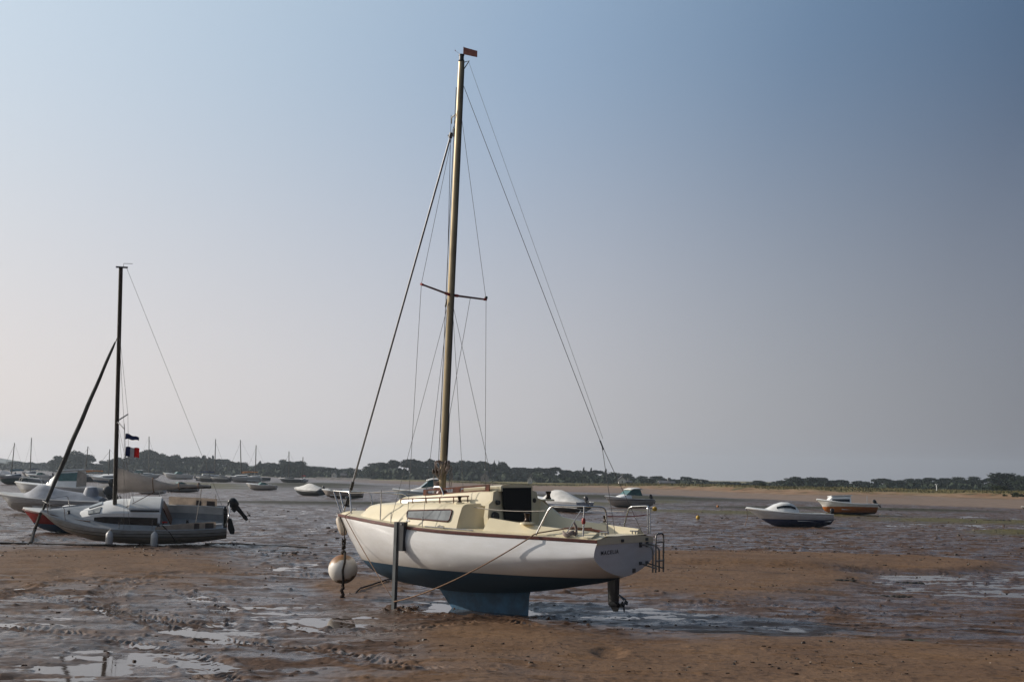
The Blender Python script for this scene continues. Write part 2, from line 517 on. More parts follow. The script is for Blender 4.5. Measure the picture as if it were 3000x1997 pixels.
def terrain(x, y):
    """height plus the surface fields (sand, green weed, dark weed, beach, grass) of the flat"""
    x = np.asarray(x, float).ravel(); y = np.asarray(y, float).ravel()
    yy = np.maximum(y, .5)
    b = x / yy
    dist = np.hypot(x, y)
    wob = fbm(x * .35, y * .35, 3, 3) * .35
    wobf = fbm(x * .06, y * .1, 4, 5) * .5
    h = np.full_like(x, .034)
    sand = np.zeros_like(x)
    for e, a, sf in SAND:
        k = emask(x, y, e, sf, wob * min(1, sf * 2.2))
        h += a * k
        sand = np.maximum(sand, k)
    pud = np.zeros_like(x)
    for e, a in PUD:
        k = blobs(x, y, e, wob)
        h -= a * k
        pud = np.maximum(pud, k)
    for e, a in BACKWATER:
        h -= a * blobs(x, y, e, wob)
    near = 1 - sstep(60, 160, dist)
    h += near * (.020 * (1 - .6 * sand) * fbm(x * .45, y * .45, 3, 21) + (1 - .55 * sand) * (.012 * fbm(x * 1.9, y * 1.9, 3, 22) + .007 * fbm(x * 7, y * 7, 2, 23)))
    # worm casts and clods
    c = pnoise(x * 5.2, y * 5.2, 41)
    c2 = pnoise(x * 2.3, y * 2.3, 43)
    h += near * .055 * np.clip(c - .42, 0, 1) * (1 + 2 * np.clip(c2, 0, 1)) * (1 - .65 * sand)
    h += near * .09 * np.clip(c2 - .52, 0, 1) * (1 - .75 * sand)
    # streaks left by the ebb
    st = fbm(x * .8, y * 2.4, 3, 91)
    h += near * (1 - .8 * sand) * .013 * st * (1 + .5 * pud) + near * pud * .011 * fbm((x + y) * 1.6, (y - .4 * x) * 3.2, 3, 95)
    # ripple marks on the flat behind the boats
    mid = sstep(20, 30, dist) * (1 - sstep(70, 140, dist)) * (1 - sand)
    h += mid * .018 * np.sin(y * 9 + 3 * fbm(x * .5, y * .5, 2, 51)) * (.4 + .8 * np.clip(fbm(x * .3, y * .3, 2, 52) + .3, 0, 1))
    h += mid * .020 * fbm(x * .9, y * 1.6, 3, 53)
    cl = pnoise(x * 3.1, y * 2.2, 55) + .5 * pnoise(x * .23, y * .16, 56)
    h += sstep(24, 32, dist) * (1 - sstep(150, 240, dist)) * (1 - sand) * .09 * np.clip(cl - .36, 0, .6)
    far = sstep(60, 130, dist)
    h += far * (.05 * fbm(x * .08, y * .10, 4, 61) + .012)
    near2 = (y > 5) & (y < 45) & (np.abs(x) < 20)
    i2 = np.where(near2)[0]
    if len(i2): h[i2] += track_field(x[i2], y[i2])
    # churned mud and scour round the keel and the leg
    kd = np.hypot((x + .30) / 1.25, (y - 21.1) / .9)
    h += (.045 * np.exp(-((kd - 1.15) / .22)**2) * (.6 + fbm(x * 2.4, y * 2.4, 3, 97)) - .03 * np.exp(-kd**2))
    ld = np.hypot(x + 1.88, y - 20.75)
    h += .05 * np.exp(-((ld - .17) / .07)**2) * (.6 + pnoise(x * 7, y * 7, 98)) - .02 * np.exp(-(ld / .12)**2)
    weed = np.zeros_like(x)
    for e in WEED: weed = np.maximum(weed, emask(x, y, e, .6, wobf))
    weedd = np.zeros_like(x)
    for e in WEEDD: weedd = np.maximum(weedd, emask(x, y, e, .6, wobf))
    h += .06 * weed + .09 * weedd
    # far shore: beach, dune scarp, plateau
    front = y > 5
    s = np.where(front, y - shore(b), -99) + fbm(x * .05, y * .03, 3, 71) * 6
    beach = sstep(-2, 2, s)
    left = 1 - sstep(-.20, -.02, b)
    right = sstep(.02, .14, b)
    rise = .10 + (.004 + .017 * right) * np.clip(s, 0, 30)
    dn = 31 + 45 * (1 - right) + 7 * fbm(x * .06, y * .02, 4, 73)
    dune = sstep(dn, dn + 9, s)
    top = (.15 + .34 * right) + (.05 + .13 * right) * fbm(x * .05, y * .05, 4, 77) + .12 * right * fbm(x * .25, y * .25, 3, 79)
    land = rise + dune * top - right * .7 * sstep(dn + 40, dn + 160, s)
    h = h * (1 - beach) + beach * land
    grass = beach * sstep(dn + 4, dn + 11, s + 3 * fbm(x * .15, y * .15, 3, 81))
    scarp = beach * sstep(dn - 10, dn - 3, s + 3 * fbm(x * .12, y * .1, 3, 83)) * (.25 + .75 * right)
    beach = beach * (1 - .75 * left)
    wet = np.maximum(pud, sstep(24, 34, dist) * (1 - sstep(.02, .22, b)) * .75) * (1 - sand)
    return h, sand, weed, weedd, beach, grass, scarp, wet
def gz(x, y): return float(terrain([x], [y])[0][0])

bear = np.concatenate([np.radians(np.arange(-180, -60, 6.0)), np.radians(np.arange(-60, -25.6, 1.0)), np.radians(np.linspace(-25.6, 25.6, 860)), np.radians(np.arange(26.5, 60, 1.0)), np.radians(np.arange(60, 180, 6.0))])
dist = [.05, .5, 1, 2, 3, 4, 5, 6, 7, 8, 9, 10, 11]
d = 11.6
while d < 60:
    dist.append(d)
    d += max(.024, d * d * .000125)
while d < 260:
    dist.append(d)
    d += d * d * .00012 if d < 170 else 6
while d < 2250:
    dist.append(d)
    d *= 1.05
dist = np.array(dist)
nb, nd = len(bear), len(dist)
BB, DD = np.meshgrid(bear, dist)
X, Y = (np.sin(BB) * DD).ravel(), (np.cos(BB) * DD).ravel()
T = terrain(X, Y)
me = bpy.data.meshes.new('ground')
nv = nb * nd
co = np.stack([X, Y, T[0]], 1).astype(np.float32)
i = np.arange(nd - 1)[:, None] * nb
j = np.arange(nb)[None, :]
k = (j + 1) % nb
quads = np.stack([i + j, i + k, i + nb + k, i + nb + j], -1).reshape(-1, 4)[:, ::-1]
me.vertices.add(nv)
me.vertices.foreach_set('co', co.ravel())
me.loops.add(quads.size)
me.loops.foreach_set('vertex_index', quads.ravel().astype(np.int32))
me.polygons.add(len(quads))
me.polygons.foreach_set('loop_start', np.arange(0, quads.size, 4, dtype=np.int32))
me.polygons.foreach_set('loop_total', np.full(len(quads), 4, np.int32))
me.polygons.foreach_set('use_smooth', np.ones(len(quads), bool))
for nm, a in zip(('sand', 'weed', 'darkweed', 'beach', 'grass', 'scarp', 'wet'), T[1:]):
    at_ = me.attributes.new(nm, 'FLOAT', 'POINT')
    at_.data.foreach_set('value', a.astype(np.float32))
me.update(calc_edges=True)

m, t, p = newmat('mud_and_sand')
def attr(n):
    a = t.nodes.new('ShaderNodeAttribute')
    a.attribute_name = n
    return a.outputs['Fac']
n1 = noise_node(t, .9, 6)
n2 = noise_node(t, 9, 5)
n3 = noise_node(t, 55, 3)
n4 = noise_node(t, .22, 6)
geo = t.nodes.new('ShaderNodeNewGeometry')
sxyz = t.nodes.new('ShaderNodeSeparateXYZ')
t.links.new(geo.outputs['Position'], sxyz.inputs[0])
mud = ramp(t, n1.outputs['Fac'], [(.3, (.058, .034, .023)), (.5, (.090, .052, .033)), (.7, (.118, .069, .042))]).outputs['Color']
speck = ramp(t, n2.outputs['Fac'], [(.36, (.38, .36, .34)), (.47, (1, 1, 1))]).outputs['Color']
sandc = ramp(t, n1.outputs['Fac'], [(.3, (.128, .072, .038)), (.7, (.180, .106, .057))]).outputs['Color']
c = mix(t, attr('sand'), mud, sandc)
c = mix(t, .75, c, speck, 'MULTIPLY')
shell = ramp(t, n3.outputs['Fac'], [(.745, (0, 0, 0)), (.77, (1, 1, 1))])
c = mix(t, fmath(t, 'MULTIPLY', shell.outputs['Color'], .5), c, (.34, .26, .19))
weedc = ramp(t, n2.outputs['Fac'], [(.35, (.060, .056, .016)), (.65, (.135, .118, .034))]).outputs['Color']
c = mix(t, fmath(t, 'MULTIPLY', attr('weed'), .8), c, weedc)
dwc = ramp(t, n2.outputs['Fac'], [(.35, (.022, .024, .014)), (.65, (.060, .055, .030))]).outputs['Color']
c = mix(t, attr('darkweed'), c, dwc)
beachc = ramp(t, n1.outputs['Fac'], [(.3, (.185, .137, .108)), (.7, (.245, .183, .143))]).outputs['Color']
c = mix(t, attr('beach'), c, beachc)
scc = ramp(t, n4.outputs['Fac'], [(.36, (.07, .07, .028)), (.44, (.23, .130, .072)), (.55, (.32, .215, .135)), (.62, (.19, .115, .06)), (.68, (.10, .09, .036))]).outputs['Color']
c = mix(t, attr('scarp'), c, scc)
grc = ramp(t, n2.outputs['Fac'], [(.3, (.10, .095, .032)), (.5, (.19, .16, .065)), (.7, (.27, .21, .095))]).outputs['Color']
c = mix(t, attr('grass'), c, grc)
t.links.new(c, p.inputs['Base Color'])
mpx = t.nodes.new('ShaderNodeMapping')
mpx.inputs['Scale'].default_value = (.75, 1.5, 1)
tcx = t.nodes.new('ShaderNodeTexCoord')
t.links.new(tcx.outputs['Object'], mpx.inputs['Vector'])
n7 = t.nodes.new('ShaderNodeTexNoise')
n7.inputs['Scale'].default_value = 1.1
n7.inputs['Detail'].default_value = 8
n7.inputs['Roughness'].default_value = .68
t.links.new(mpx.outputs[0], n7.inputs['Vector'])
dry = ramp(t, n7.outputs['Fac'], [(.44, (0, 0, 0)), (.56, (1, 1, 1))]).outputs['Color']
dry = fmath(t, 'MULTIPLY', dry, fmath(t, 'SUBTRACT', 1.0, fmath(t, 'MULTIPLY', attr('wet'), .52)))
dryf = fmath(t, 'MAXIMUM', dry, fmath(t, 'MULTIPLY', attr('sand'), .85))
dryf = fmath(t, 'MAXIMUM', dryf, attr('beach'))
dryf = fmath(t, 'MAXIMUM', dryf, attr('darkweed'))
dryf = fmath(t, 'MAXIMUM', dryf, fmath(t, 'MULTIPLY', attr('weed'), .7))
t.links.new(fmath(t, 'ADD', .24, fmath(t, 'MULTIPLY', dryf, .52)), p.inputs['Roughness'])
t.links.new(fmath(t, 'SUBTRACT', .5, fmath(t, 'MULTIPLY', dryf, .40)), p.inputs['Specular IOR Level'])
bm1 = t.nodes.new('ShaderNodeBump')
bm1.inputs['Strength'].default_value = .55
bm1.inputs['Distance'].default_value = .02
n5 = noise_node(t, 22, 6, rough=.65)
t.links.new(n5.outputs['Fac'], bm1.inputs['Height'])
bm2 = t.nodes.new('ShaderNodeBump')
bm2.inputs['Strength'].default_value = .35
bm2.inputs['Distance'].default_value = .05
n6 = noise_node(t, 4, 5)
t.links.new(n6.outputs['Fac'], bm2.inputs['Height'])
t.links.new(bm1.outputs['Normal'], bm2.inputs['Normal'])
t.links.new(bm2.outputs['Normal'], p.inputs['Normal'])
me.materials.append(m)
g = bpy.data.objects.new('ground', me)
col.objects.link(g)
tag(g, kind='structure')

m, t, p = newmat('shallow_water')
p.inputs['Base Color'].default_value = (.050, .036, .028, 1)
p.inputs['Roughness'].default_value = .04
p.inputs['IOR'].default_value = 1.33
b = t.nodes.new('ShaderNodeBump')
b.inputs['Strength'].default_value = .04
b.inputs['Distance'].default_value = .02
nn = noise_node(t, 3, 2)
t.links.new(nn.outputs['Fac'], b.inputs['Height'])
t.links.new(b.outputs['Normal'], p.inputs['Normal'])
wb = MB()
wb.add([(-900, 3, 0), (900, 3, 0), (900, 800, 0), (-900, 800, 0)], [(0, 1, 2, 3)])
tag(wb.build('water', m, smooth=0), kind='structure')

# low blue hills beyond the bay, far on the left
hb = MB()
hm = mat('wooded_hill', (.045, .06, .042), .9, dirt=.35, scale=.02)
rows = []
N = 90
for k in range(N + 1):
    ax = -1500 + 1650 * k / N
    hh = 18 + 12 * math.sin(k * .31) + 7 * math.sin(k * .83 + 1) + 4 * pnoise(np.array([k * .9]), np.array([.5]))[0]
    hh *= min(1, (N - k) / 25) * .36
    rows.append([(ax, 1300, 0), (ax, 1350, hh * .55), (ax, 1420, hh), (ax, 1560, hh * 1.02), (ax, 1700, 0)])
hb.loft(rows, caps=False)
tag(hb.build('hills', hm), kind='structure')

# the morning haze over the bay
m, t, p = newmat('haze')
t.nodes.remove(p)
pv = t.nodes.new('ShaderNodeVolumePrincipled')
pv.inputs['Color'].default_value = (.78, .89, 1.0, 1)
pv.inputs['Density'].default_value = .00026
pv.inputs['Anisotropy'].default_value = .35
t.links.new(pv.outputs[0], [n for n in t.nodes if n.type == 'OUTPUT_MATERIAL'][0].inputs['Volume'])
zb = MB()
zb.box((0, 0, 22), (4800, 4800, 52))
hz = zb.build('haze', m, smooth=0)
tag(hz, kind='stuff')
# ------------------------------------------------------------ hull lofting shared by all boats
def hull_rings(H, ns=44, nr=22):
    """H: L, half beam at sheer bs(u), max beam extra ex(u), sheer zs(u), profile [(u,z)] from transom foot to stem head, fullness n(u), height of max beam zf(u)"""
    L = H['L']
    prof = [Vector((a, 0, b)) for a, b in H['prof']]
    # arc length of the profile forward of the point below u = split
    split = H.get('split', .72) * L
    zk = spline([a for a, b in H['prof'] if a <= split + .05 * L] , [b for a, b in H['prof'] if a <= split + .05 * L])
    fore = [(split, zk(split))] + [(a, b) for a, b in H['prof'] if a > split]
    cum = [0]
    for i in range(1, len(fore)):
        cum.append(cum[-1] + math.hypot(fore[i][0] - fore[i - 1][0], fore[i][1] - fore[i - 1][1]))
    def keel(s):
        u = s * L
        if u <= split: return u, zk(u)
        q = (u - split) / (L - split)
        q = q**.82 * cum[-1]
        return float(np.interp(q, cum, [a for a, b in fore])), float(np.interp(q, cum, [b for a, b in fore]))
    rings = []
    for i in range(ns + 1):
        s = i / ns
        us = s * L
        uk, z0 = keel(s)
        b0 = max(H['bs'](us), .004)
        b1 = b0 + H['ex'](us)
        z1 = H['zs'](us)
        if i == ns: b0 = b1 = .004
        zm = z1 - H['zf'](us) * (z1 - z0)
        n = H['n'](us)
        half = []
        ntop = 5 if True else 0
        for j in range(ntop):
            q = j / ntop
            half.append((b0 + (b1 - b0) * math.sin(q * math.pi / 2), z1 + (zm - z1) * q))
        for j in range(nr + 1):
            a = j / nr * math.pi / 2
            half.append((b1 * math.cos(a)**(2 / n), zm - (zm - z0) * math.sin(a)**(2 / n)))
        den = max(z1 - z0, 1e-5)
        def U(z): return us + (uk - us) * min(max((z1 - z) / den, 0), 1)
        ring = [(U(z), v, z) for v, z in half] + [(U(z), -v, z) for v, z in half[::-1][1:]]
        rings.append(ring)
    return rings
def hull_obj(H, m, parent, name='hull', **k):
    mb = MB()
    r = hull_rings(H, **k)
    mb.loft(r, caps=False)
    n = len(r[0])
    mb.add(r[0], [tuple(range(n))])
    return mb.build(name, m, parent, smooth=40), r

# ------------------------------------------------------------ the white sailing yacht in front
YX, YY, YTH = 1.828, 19.487, 0.641
yacht = empty('sailing_yacht', (YX, YY, 0), math.pi - YTH)
tag(yacht, 'large white sailing yacht with cream deck and blue keel standing upright on the mud', 'sailboat')
def bpx(px, py, v):               # local point of the yacht seen at a photo pixel, at a known distance off its centre plane
    d = ray(px, py)
    U, V = Vector((-math.cos(YTH), math.sin(YTH), 0)), Vector((-math.sin(YTH), -math.cos(YTH), 0))
    O, C = Vector((YX, YY, 0)), Vector((0, 0, CAMH))
    t = (v - (C - O).dot(V)) / d.dot(V)
    P = C + d * t
    return Vector(((P - O).dot(U), v, P.z))
sh_b = spline([0, 1, 2, 3, 3.85, 4.4, 5.03, 5.5, 5.9, 6.2], [.805, .975, 1.10, 1.147, 1.085, .97, .725, .47, .215, .01])
sh_z = spline([0, .9, 2, 3.1, 3.85, 4.4, 5.0, 6.2], [1.305, 1.325, 1.340, 1.366, 1.405, 1.44, 1.468, 1.49])
YH = dict(L=6.2, bs=sh_b, zs=sh_z, ex=lin([0, 2, 3.5, 5, 6.2], [.10, .07, .035, 0, 0]), zf=lin([0, 2.5, 4.3, 6.2], [.40, .30, .10, .02]),
          n=lin([0, 1.2, 3, 4.4, 5.3, 6.2], [1.55, 1.75, 1.85, 1.6, 1.3, 1.2]),
          prof=[(0, .745), (.29, .653), (.83, .543), (1.5, .425), (2.2, .345), (3.0, .30), (3.74, .302), (4.44, .345), (4.84, .389), (5.175, .471), (5.388, .568), (5.58, .700), (5.88, 1.047), (6.065, 1.32), (6.2, 1.49)])
M['yhull'] = hull_mat('white_and_blue_hull', [(0, (.012, .054, .100)), (.722, (.67, .665, .66))], rough=.2, stain=.08, bottom_rough=.6, scum=(.722, .16, (.46, .40, .32)))
hull, YR = hull_obj(YH, M['yhull'], yacht, ns=60, nr=26)

# keel
mb = MB()
def foil(z, ua, uf, th):
    pts = []
    for k in range(13):
        q = k / 12
        pts.append((uf + (ua - uf) * q, th * (math.sin(math.pi * q**.6) * .9 + .1 * (1 - q)), z))
    return pts + [(a, -b, c) for a, b, c in pts[::-1][1:-1]]
mb.loft([foil(.42, 1.80, 3.85, .115), foil(.30, 1.83, 3.74, .11), foil(.0, 1.843, 3.453, .085), foil(-.12, 1.85, 3.30, .08)], close=True)
M['keel'] = mat('blue_keel_paint', (.027, .105, .190), .65, dirt=.4, scale=5, bump=.35, dirtc=(.017, .062, .11), detail=9)
mb.build('keel', M['keel'], yacht, 45)

# red-brown strake round the deck edge
mb = MB()
for sgn in (1, -1):
    rings = []
    for k in range(61):
        u = 6.2 * k / 60
        v, z = max(sh_b(u), .012), sh_z(u)
        o = .022
        rings.append([(u, sgn * (v - .01), z + .022), (u, sgn * (v + o), z + .018), (u, sgn * (v + o + .004), z - .012), (u, sgn * (v + o), z - .028), (u, sgn * (v - .01), z - .030)])
    rings[-1] = [(6.235, sgn * y * .6, z) for _, y, z in rings[-1]]
    mb.loft(rings, close=True)
mb.build('rubbing_strake', M['strake'], yacht, 40)

# deck: foredeck, side decks, aft deck as one skin
mb = MB()
def deck_z(u, q):                  # q: 0 at the edge, 1 on the centre line
    crown = float(np.interp(u, [0, 2, 4, 5.2, 5.9, 6.2], [.05, .06, .10, .10, .07, .01]))
    return sh_z(u) + .022 + crown * (1 - (1 - q)**2)
us = np.linspace(2.05, 6.19, 40)
rings = []
for u in us:
    b = max(sh_b(u), .012) - .004
    rings.append([(u, b * q, deck_z(u, 1 - abs(q))) for q in np.linspace(1, -1, 21)])
mb.loft(rings, caps=False)
CW = lin([0, .3, 1.2, 2.1], [.60, .62, .68, .70])       # cockpit coaming line
for sgn in (1, -1):
    rings = []
    for u in np.linspace(0, 2.05, 22):
        b = sh_b(u) - .004
        c = CW(u) - .01
        rings.append([(u, sgn * (b + (c - b) * q), sh_z(u) + .022 + .05 * q) for q in (0, .15, .4, .7, 1)])
    mb.loft(rings, caps=False)
mb.loft([[(u, v, sh_z(u) + .022 + .05) for v in (.6, .3, 0, -.3, -.6)] for u in (0, .15, .30)], caps=False)
mb.build('deck', M['cream_nonskid'], yacht, 30)
# cream transom band above the hull
mb = MB()
mb.loft([[(-.012, v, sh_z(0) - .055 + .012 * (1 - (v / .8)**2)), (-.012, v, sh_z(0) + .03 + .045 * (1 - (abs(v) / .82)**2)), (.05, v, sh_z(0) + .035 + .045 * (1 - (abs(v) / .82)**2))] for v in np.linspace(.835, -.835, 15)], caps=False)
mb.build('transom_capping', M['cream'], yacht, 40)
# cockpit: coamings, seats and well
mb = MB()
def coam_z(u): return float(np.interp(u, [.12, .6, 1.35, 2.1], [1.425, 1.455, 1.51, 1.585]))
for sgn in (1, -1):
    rings = []
    for u in np.linspace(.12, 2.12, 40):
        c, b = CW(u), sh_b(u)
        zt = coam_z(u) if sgn > 0 else float(np.interp(u, [.12, .6, 1.35, 1.69, 2.08], [1.46, 1.49, 1.55, 1.60, 1.855]))
        zo = sh_z(u) + .05
        out = min(c + .20, b - .03)
        rings.append([(u, sgn * (c - .22), 1.10), (u, sgn * (c - .03), zt - .02), (u, sgn * (c - .015), zt), (u, sgn * (c + .04), zt), (u, sgn * (c + .06), zt - .02), (u, sgn * out, zo), (u, sgn * out, zo - .05)])
    mb.loft(rings, close=True)
mb.hexa([(.14, -.60, 1.0), (2.0, -.66, 1.0), (2.0, .66, 1.0), (.14, .60, 1.0), (.14, -.60, 1.03), (2.0, -.66, 1.03), (2.0, .66, 1.03), (.14, .60, 1.03)])
for sgn in (1, -1):
    mb.hexa([(.16, sgn * .30, 1.03), (2.0, sgn * .30, 1.03), (2.0, sgn * .64, 1.03), (.16, sgn * .58, 1.03), (.16, sgn * .30, 1.24), (2.0, sgn * .30, 1.26), (2.0, sgn * .64, 1.26), (.16, sgn * .58, 1.24)])
mb.box((.24, 0, 1.18), (.16, 1.18, .34))
mb.build('cockpit', M['cream'], yacht, 30)

# cabin trunk
mb = MB()
def trunk_ring(u, vb, vt, zt, zb):
    r = .06
    half = [(vb, zb), (vb - (vb - vt) * .5, zb + (zt - zb) * .5), (vt + .01, zt - r), (vt - .012, zt - .02), (vt - r, zt), (vt * .5, zt + .03), (0, zt + .04)]
    return [(u, v, z) for v, z in half] + [(u, -v, z) for v, z in half[::-1][1:]]
tr = []
for u, vb, vt, zt in [(5.32, .42, .28, 1.575), (5.16, .60, .42, 1.64), (5.0, .72, .50, 1.70), (4.6, .86, .64, 1.735), (4.2, .94, .74, 1.755), (3.6, 1.0, .81, 1.775), (3.0, 1.0, .83, 1.785), (2.62, .985, .83, 1.795)]:
    tr.append(trunk_ring(u, min(vb, sh_b(u) - .05), vt, zt, deck_z(u, .08) - .04))
mb.loft(tr, caps=False)
n = len(tr[0])
a = tr[-1]
# swept aft face of the trunk, down to the cockpit front
end = [(2.56, a[0][1], a[0][2])] + [(2.60 + .0 * k, p[1], p[2]) for k, p in enumerate(a[1:-1])] + [(2.56, a[-1][1], a[-1][2])]
back = []
for (u, v, z) in a:
    f = 1 - min(abs(v) / .85, 1)
    back.append((2.62 - .42 * min(f * 1.8, 1), v, z))
mb.loft([a, back], caps=False)
low = [(q[0] - .03, q[1], min(q[2], 1.36)) for q in back]
mb.loft([back, low], caps=False)
mb.build('cabin_trunk', M['cream'], yacht, 40)

# raised doghouse along the middle
mb = MB()
def dog_ring(u, vb, vt, zt, zb):
    half = [(vb, zb), (vt + .012, zt - .035), (vt, zt - .012), (vt - .03, zt), (vt * .5, zt + .02), (0, zt + .028)]
    return [(u, v, z) for v, z in half] + [(u, -v, z) for v, z in half[::-1][1:]]
dr = [dog_ring(u, vb, vt, zt, zb) for u, vb, vt, zt, zb in [(4.40, .50, .46, 1.775, 1.74), (4.28, .54, .49, 1.84, 1.74), (4.18, .56, .51, 1.866, 1.74), (3.6, .60, .54, 1.915, 1.75), (3.0, .615, .56, 1.965, 1.76), (2.45, .62, .565, 2.005, 1.77)]]
mb.loft(dr, caps=False)
n = len(dr[0])
mb.add(dr[0], [tuple(range(n))])
last = dr[-1]
bk = [(2.20 - .0 * abs(v), v, z) for u, v, z in last]
mb.loft([last, bk], caps=False)
mb.add(bk, [tuple(range(n))])
mb.build('doghouse', M['cream'], yacht, 40)

# bulkhead with the dark washboard
mb = MB()
bl = [(.70, 1.30), (.74, 1.60), (.70, 1.80), (.60, 1.86), (.57, 2.0), (.44, 2.035), (-.44, 2.035), (-.57, 2.0), (-.60, 1.90), (-.80, 1.85), (-.86, 1.62), (-.80, 1.30)]
def bu(v): return 2.185 - .09 * (0 if v > 0 else -v)
mb.loft([[(bu(v) + .05, v, z) for v, z in bl], [(bu(v) - .012 - (1.95 - z) * .06, v, z) for v, z in bl]], close=True)
mb.build('bulkhead', M['cream'], yacht, 30)
mb = MB()
A, B_, C_, D_ = bpx(1456, 1428, .38), bpx(1541, 1427, -.38), bpx(1546, 1527, -.38), bpx(1474, 1519, .34)
D_.z -= .04
off = Vector((-.03, 0, 0))
uu = 2.14
P = [(uu - (2.0 - q.z) * .06, v, q.z) for q, v in ((A, .40), (B_, -.40), (C_, -.38), (D_, .35))]
mb.prism(P, (-.03, 0, 0))
mb.build('washboard', M['door'], yacht, 0)
for nm, v, z, r in (('compass_port', .58, 1.60, .075), ('vent_port', .50, 1.83, .035), ('vent_port', -.50, 1.86, .038)):
    mb = MB()
    mb.lathe([(r * .3, .05), (r, .05), (r * 1.12, .02), (r * 1.12, 0)], (2.165 - (2.0 - z) * .06, v, z), 20, Vector((-1, 0, 0)))
    mb.build(nm, M['black'], yacht, 40)

# sliding hatch, its garage and red-brown rails
mb = MB()
for sgn in (1,):
    mb.loft([[(u, .44, z - .05), (u, .45, z + .03), (u, .40, z + .055), (u, 0, z + .07), (u, -.40, z + .055), (u, -.45, z + .03), (u, -.44, z - .05)] for u, z in ((2.90, 2.01), (2.5, 2.035), (2.12, 2.06))])
mb.build('sliding_hatch', M['cream'], yacht, 40)
for sgn in (1, -1):
    mb = MB()
    z = lin([2.15, 3.9], [2.105, 1.965])
    mb.hexa([(2.30, sgn * .50, z(2.3) - .0), (3.72, sgn * .50, z(3.72)), (3.72, sgn * .53, z(3.72)), (2.30, sgn * .53, z(2.3)), (2.30, sgn * .50, z(2.3) + .028), (3.72, sgn * .50, z(3.72) + .028), (3.72, sgn * .53, z(3.72) + .028), (2.30, sgn * .53, z(2.3) + .028)])
    mb.hexa([(2.30, sgn * .50, z(2.3) - .085), (3.72, sgn * .50, z(3.72) - .072), (3.72, sgn * .53, z(3.72) - .072), (2.30, sgn * .53, z(2.3) - .085), (2.30, sgn * .50, z(2.3) - .06), (3.72, sgn * .50, z(3.72) - .05), (3.72, sgn * .53, z(3.72) - .05), (2.30, sgn * .53, z(2.3) - .06)])
    for u0, u1 in ((2.30, 2.38), (2.92, 3.07), (3.64, 3.72)):
        mb.hexa([(u0, sgn * .501, z(u0) - .06), (u1, sgn * .501, z(u1) - .06), (u1, sgn * .529, z(u1) - .06), (u0, sgn * .529, z(u0) - .06), (u0, sgn * .501, z(u0)), (u1, sgn * .501, z(u1)), (u1, sgn * .529, z(u1)), (u0, sgn * .529, z(u0))])
    mb.build('handrail', M['wood'], yacht, 0)
# long low rail at the foot of the doghouse
for sgn in (1, -1):
    mb = MB()
    zz = lin([2.55, 4.2], [1.925, 1.83])
    mb.tube([(2.62, sgn * .655, zz(2.62)), (3.4, sgn * .645, zz(3.4)), (4.15, sgn * .60, zz(4.15))], .012, 6)
    for u in (2.65, 2.95, 3.25, 3.55, 3.85, 4.12):
        mb.tube([(u, sgn * .65, zz(u)), (u, sgn * .64, zz(u) - .10)], .010, 6)
    mb.build('grab_rail', M['wood'], yacht, 40)

# long cabin windows
for sgn in (1, -1):
    c4 = [bpx(1188, 1495, .90), bpx(1322, 1492, .90), bpx(1317, 1527, .93), bpx(1190, 1517, .95)]
    def side_v(u, z):
        vb = float(np.interp(u, [2.62, 3.0, 3.6, 4.2], [.985, 1.0, 1.0, .94]))
        vt = float(np.interp(u, [2.62, 3.0, 3.6, 4.2], [.835, .835, .815, .745]))
        zb_, zt_ = deck_z(u, .08) - .04, 1.73
        return vb + (vt - vb) * min(max((z - zb_) / (zt_ - zb_), 0), 1)
    path = arc_path([((c4[0] + c4[1]) / 2)] + [c4[1], c4[2], c4[3], c4[0]] + [((c4[0] + c4[1]) / 2)], .055, 5)
    path = [Vector((p.x, sgn * (side_v(p.x, p.z) + .020), p.z)) for p in path]
    mb = MB()
    mb.tube(path, .012, 6)
    fr = mb.build('window', M['strake'], yacht, 40)
    mb = MB()
    cen = sum(path[:-1], Vector()) / (len(path) - 1)
    mb.prism([(p.x, p.y + sgn * .002, p.z) for p in path[:-1]], (0, -sgn * .05, 0))
    mb.build('pane', M['glass_grey'], fr, 0)

# winches
def winch(nm, u, v, z, s=1, plate=True):
    mb = MB()
    mb.lathe([(.048 * s, 0), (.048 * s, .02 * s), (.034 * s, .035 * s), (.031 * s, .075 * s), (.046 * s, .11 * s), (.046 * s, .125 * s), (.02 * s, .128 * s)], (u, v, z), 18)
    o = mb.build(nm, M['winch'], yacht, 40)
    if plate:
        mb = MB()
        mb.lathe([(.10 * s, -.03), (.10 * s, -.006), (.07 * s, .001)], (u, v, z), 20)
        mb.build('winch_base', M['cream'], o, 40)
winch('winch', 2.78, .70, 1.815, .85)
winch('winch', 1.36, .745, 1.545, 1.15)
winch('winch', 2.0, -.745, 1.885, 1.05)
winch('winch', .88, -.80, 1.53, .9)
# black cleats and small fittings
for u, v in ((5.85, .0), (.12, .45), (.12, -.45)):
    mb = MB()
    z = deck_z(u, .6) if u > 2 else sh_z(u) + .075
    mb.tube([(u - .07, v, z + .045), (u + .07, v, z + .045)], .012, 6)
    mb.tube([(u - .03, v, z), (u - .03, v, z + .045)], .010, 6)
    mb.tube([(u + .03, v, z), (u + .03, v, z + .045)], .010, 6)
    mb.build('cleat', M['steel'], yacht, 40)
mb = MB()
mb.tube([(3.2, sh_b(3.2) - .07, sh_z(3.2) + .045), (2.2, sh_b(2.2) - .07, sh_z(2.2) + .045)], .010, 6)
mb.box((2.85, sh_b(2.85) - .07, sh_z(2.85) + .065), (.12, .035, .035))
mb.build('sheet_track', M['steel'], yacht, 0)
mb = MB()
mb.lathe([(.075, 0), (.08, .02), (.05, .05), (.0, .055)], (5.55, -.1, deck_z(5.5, .8)), 16)
mb.build('deck_ventilator', M['strake'], yacht, 40)

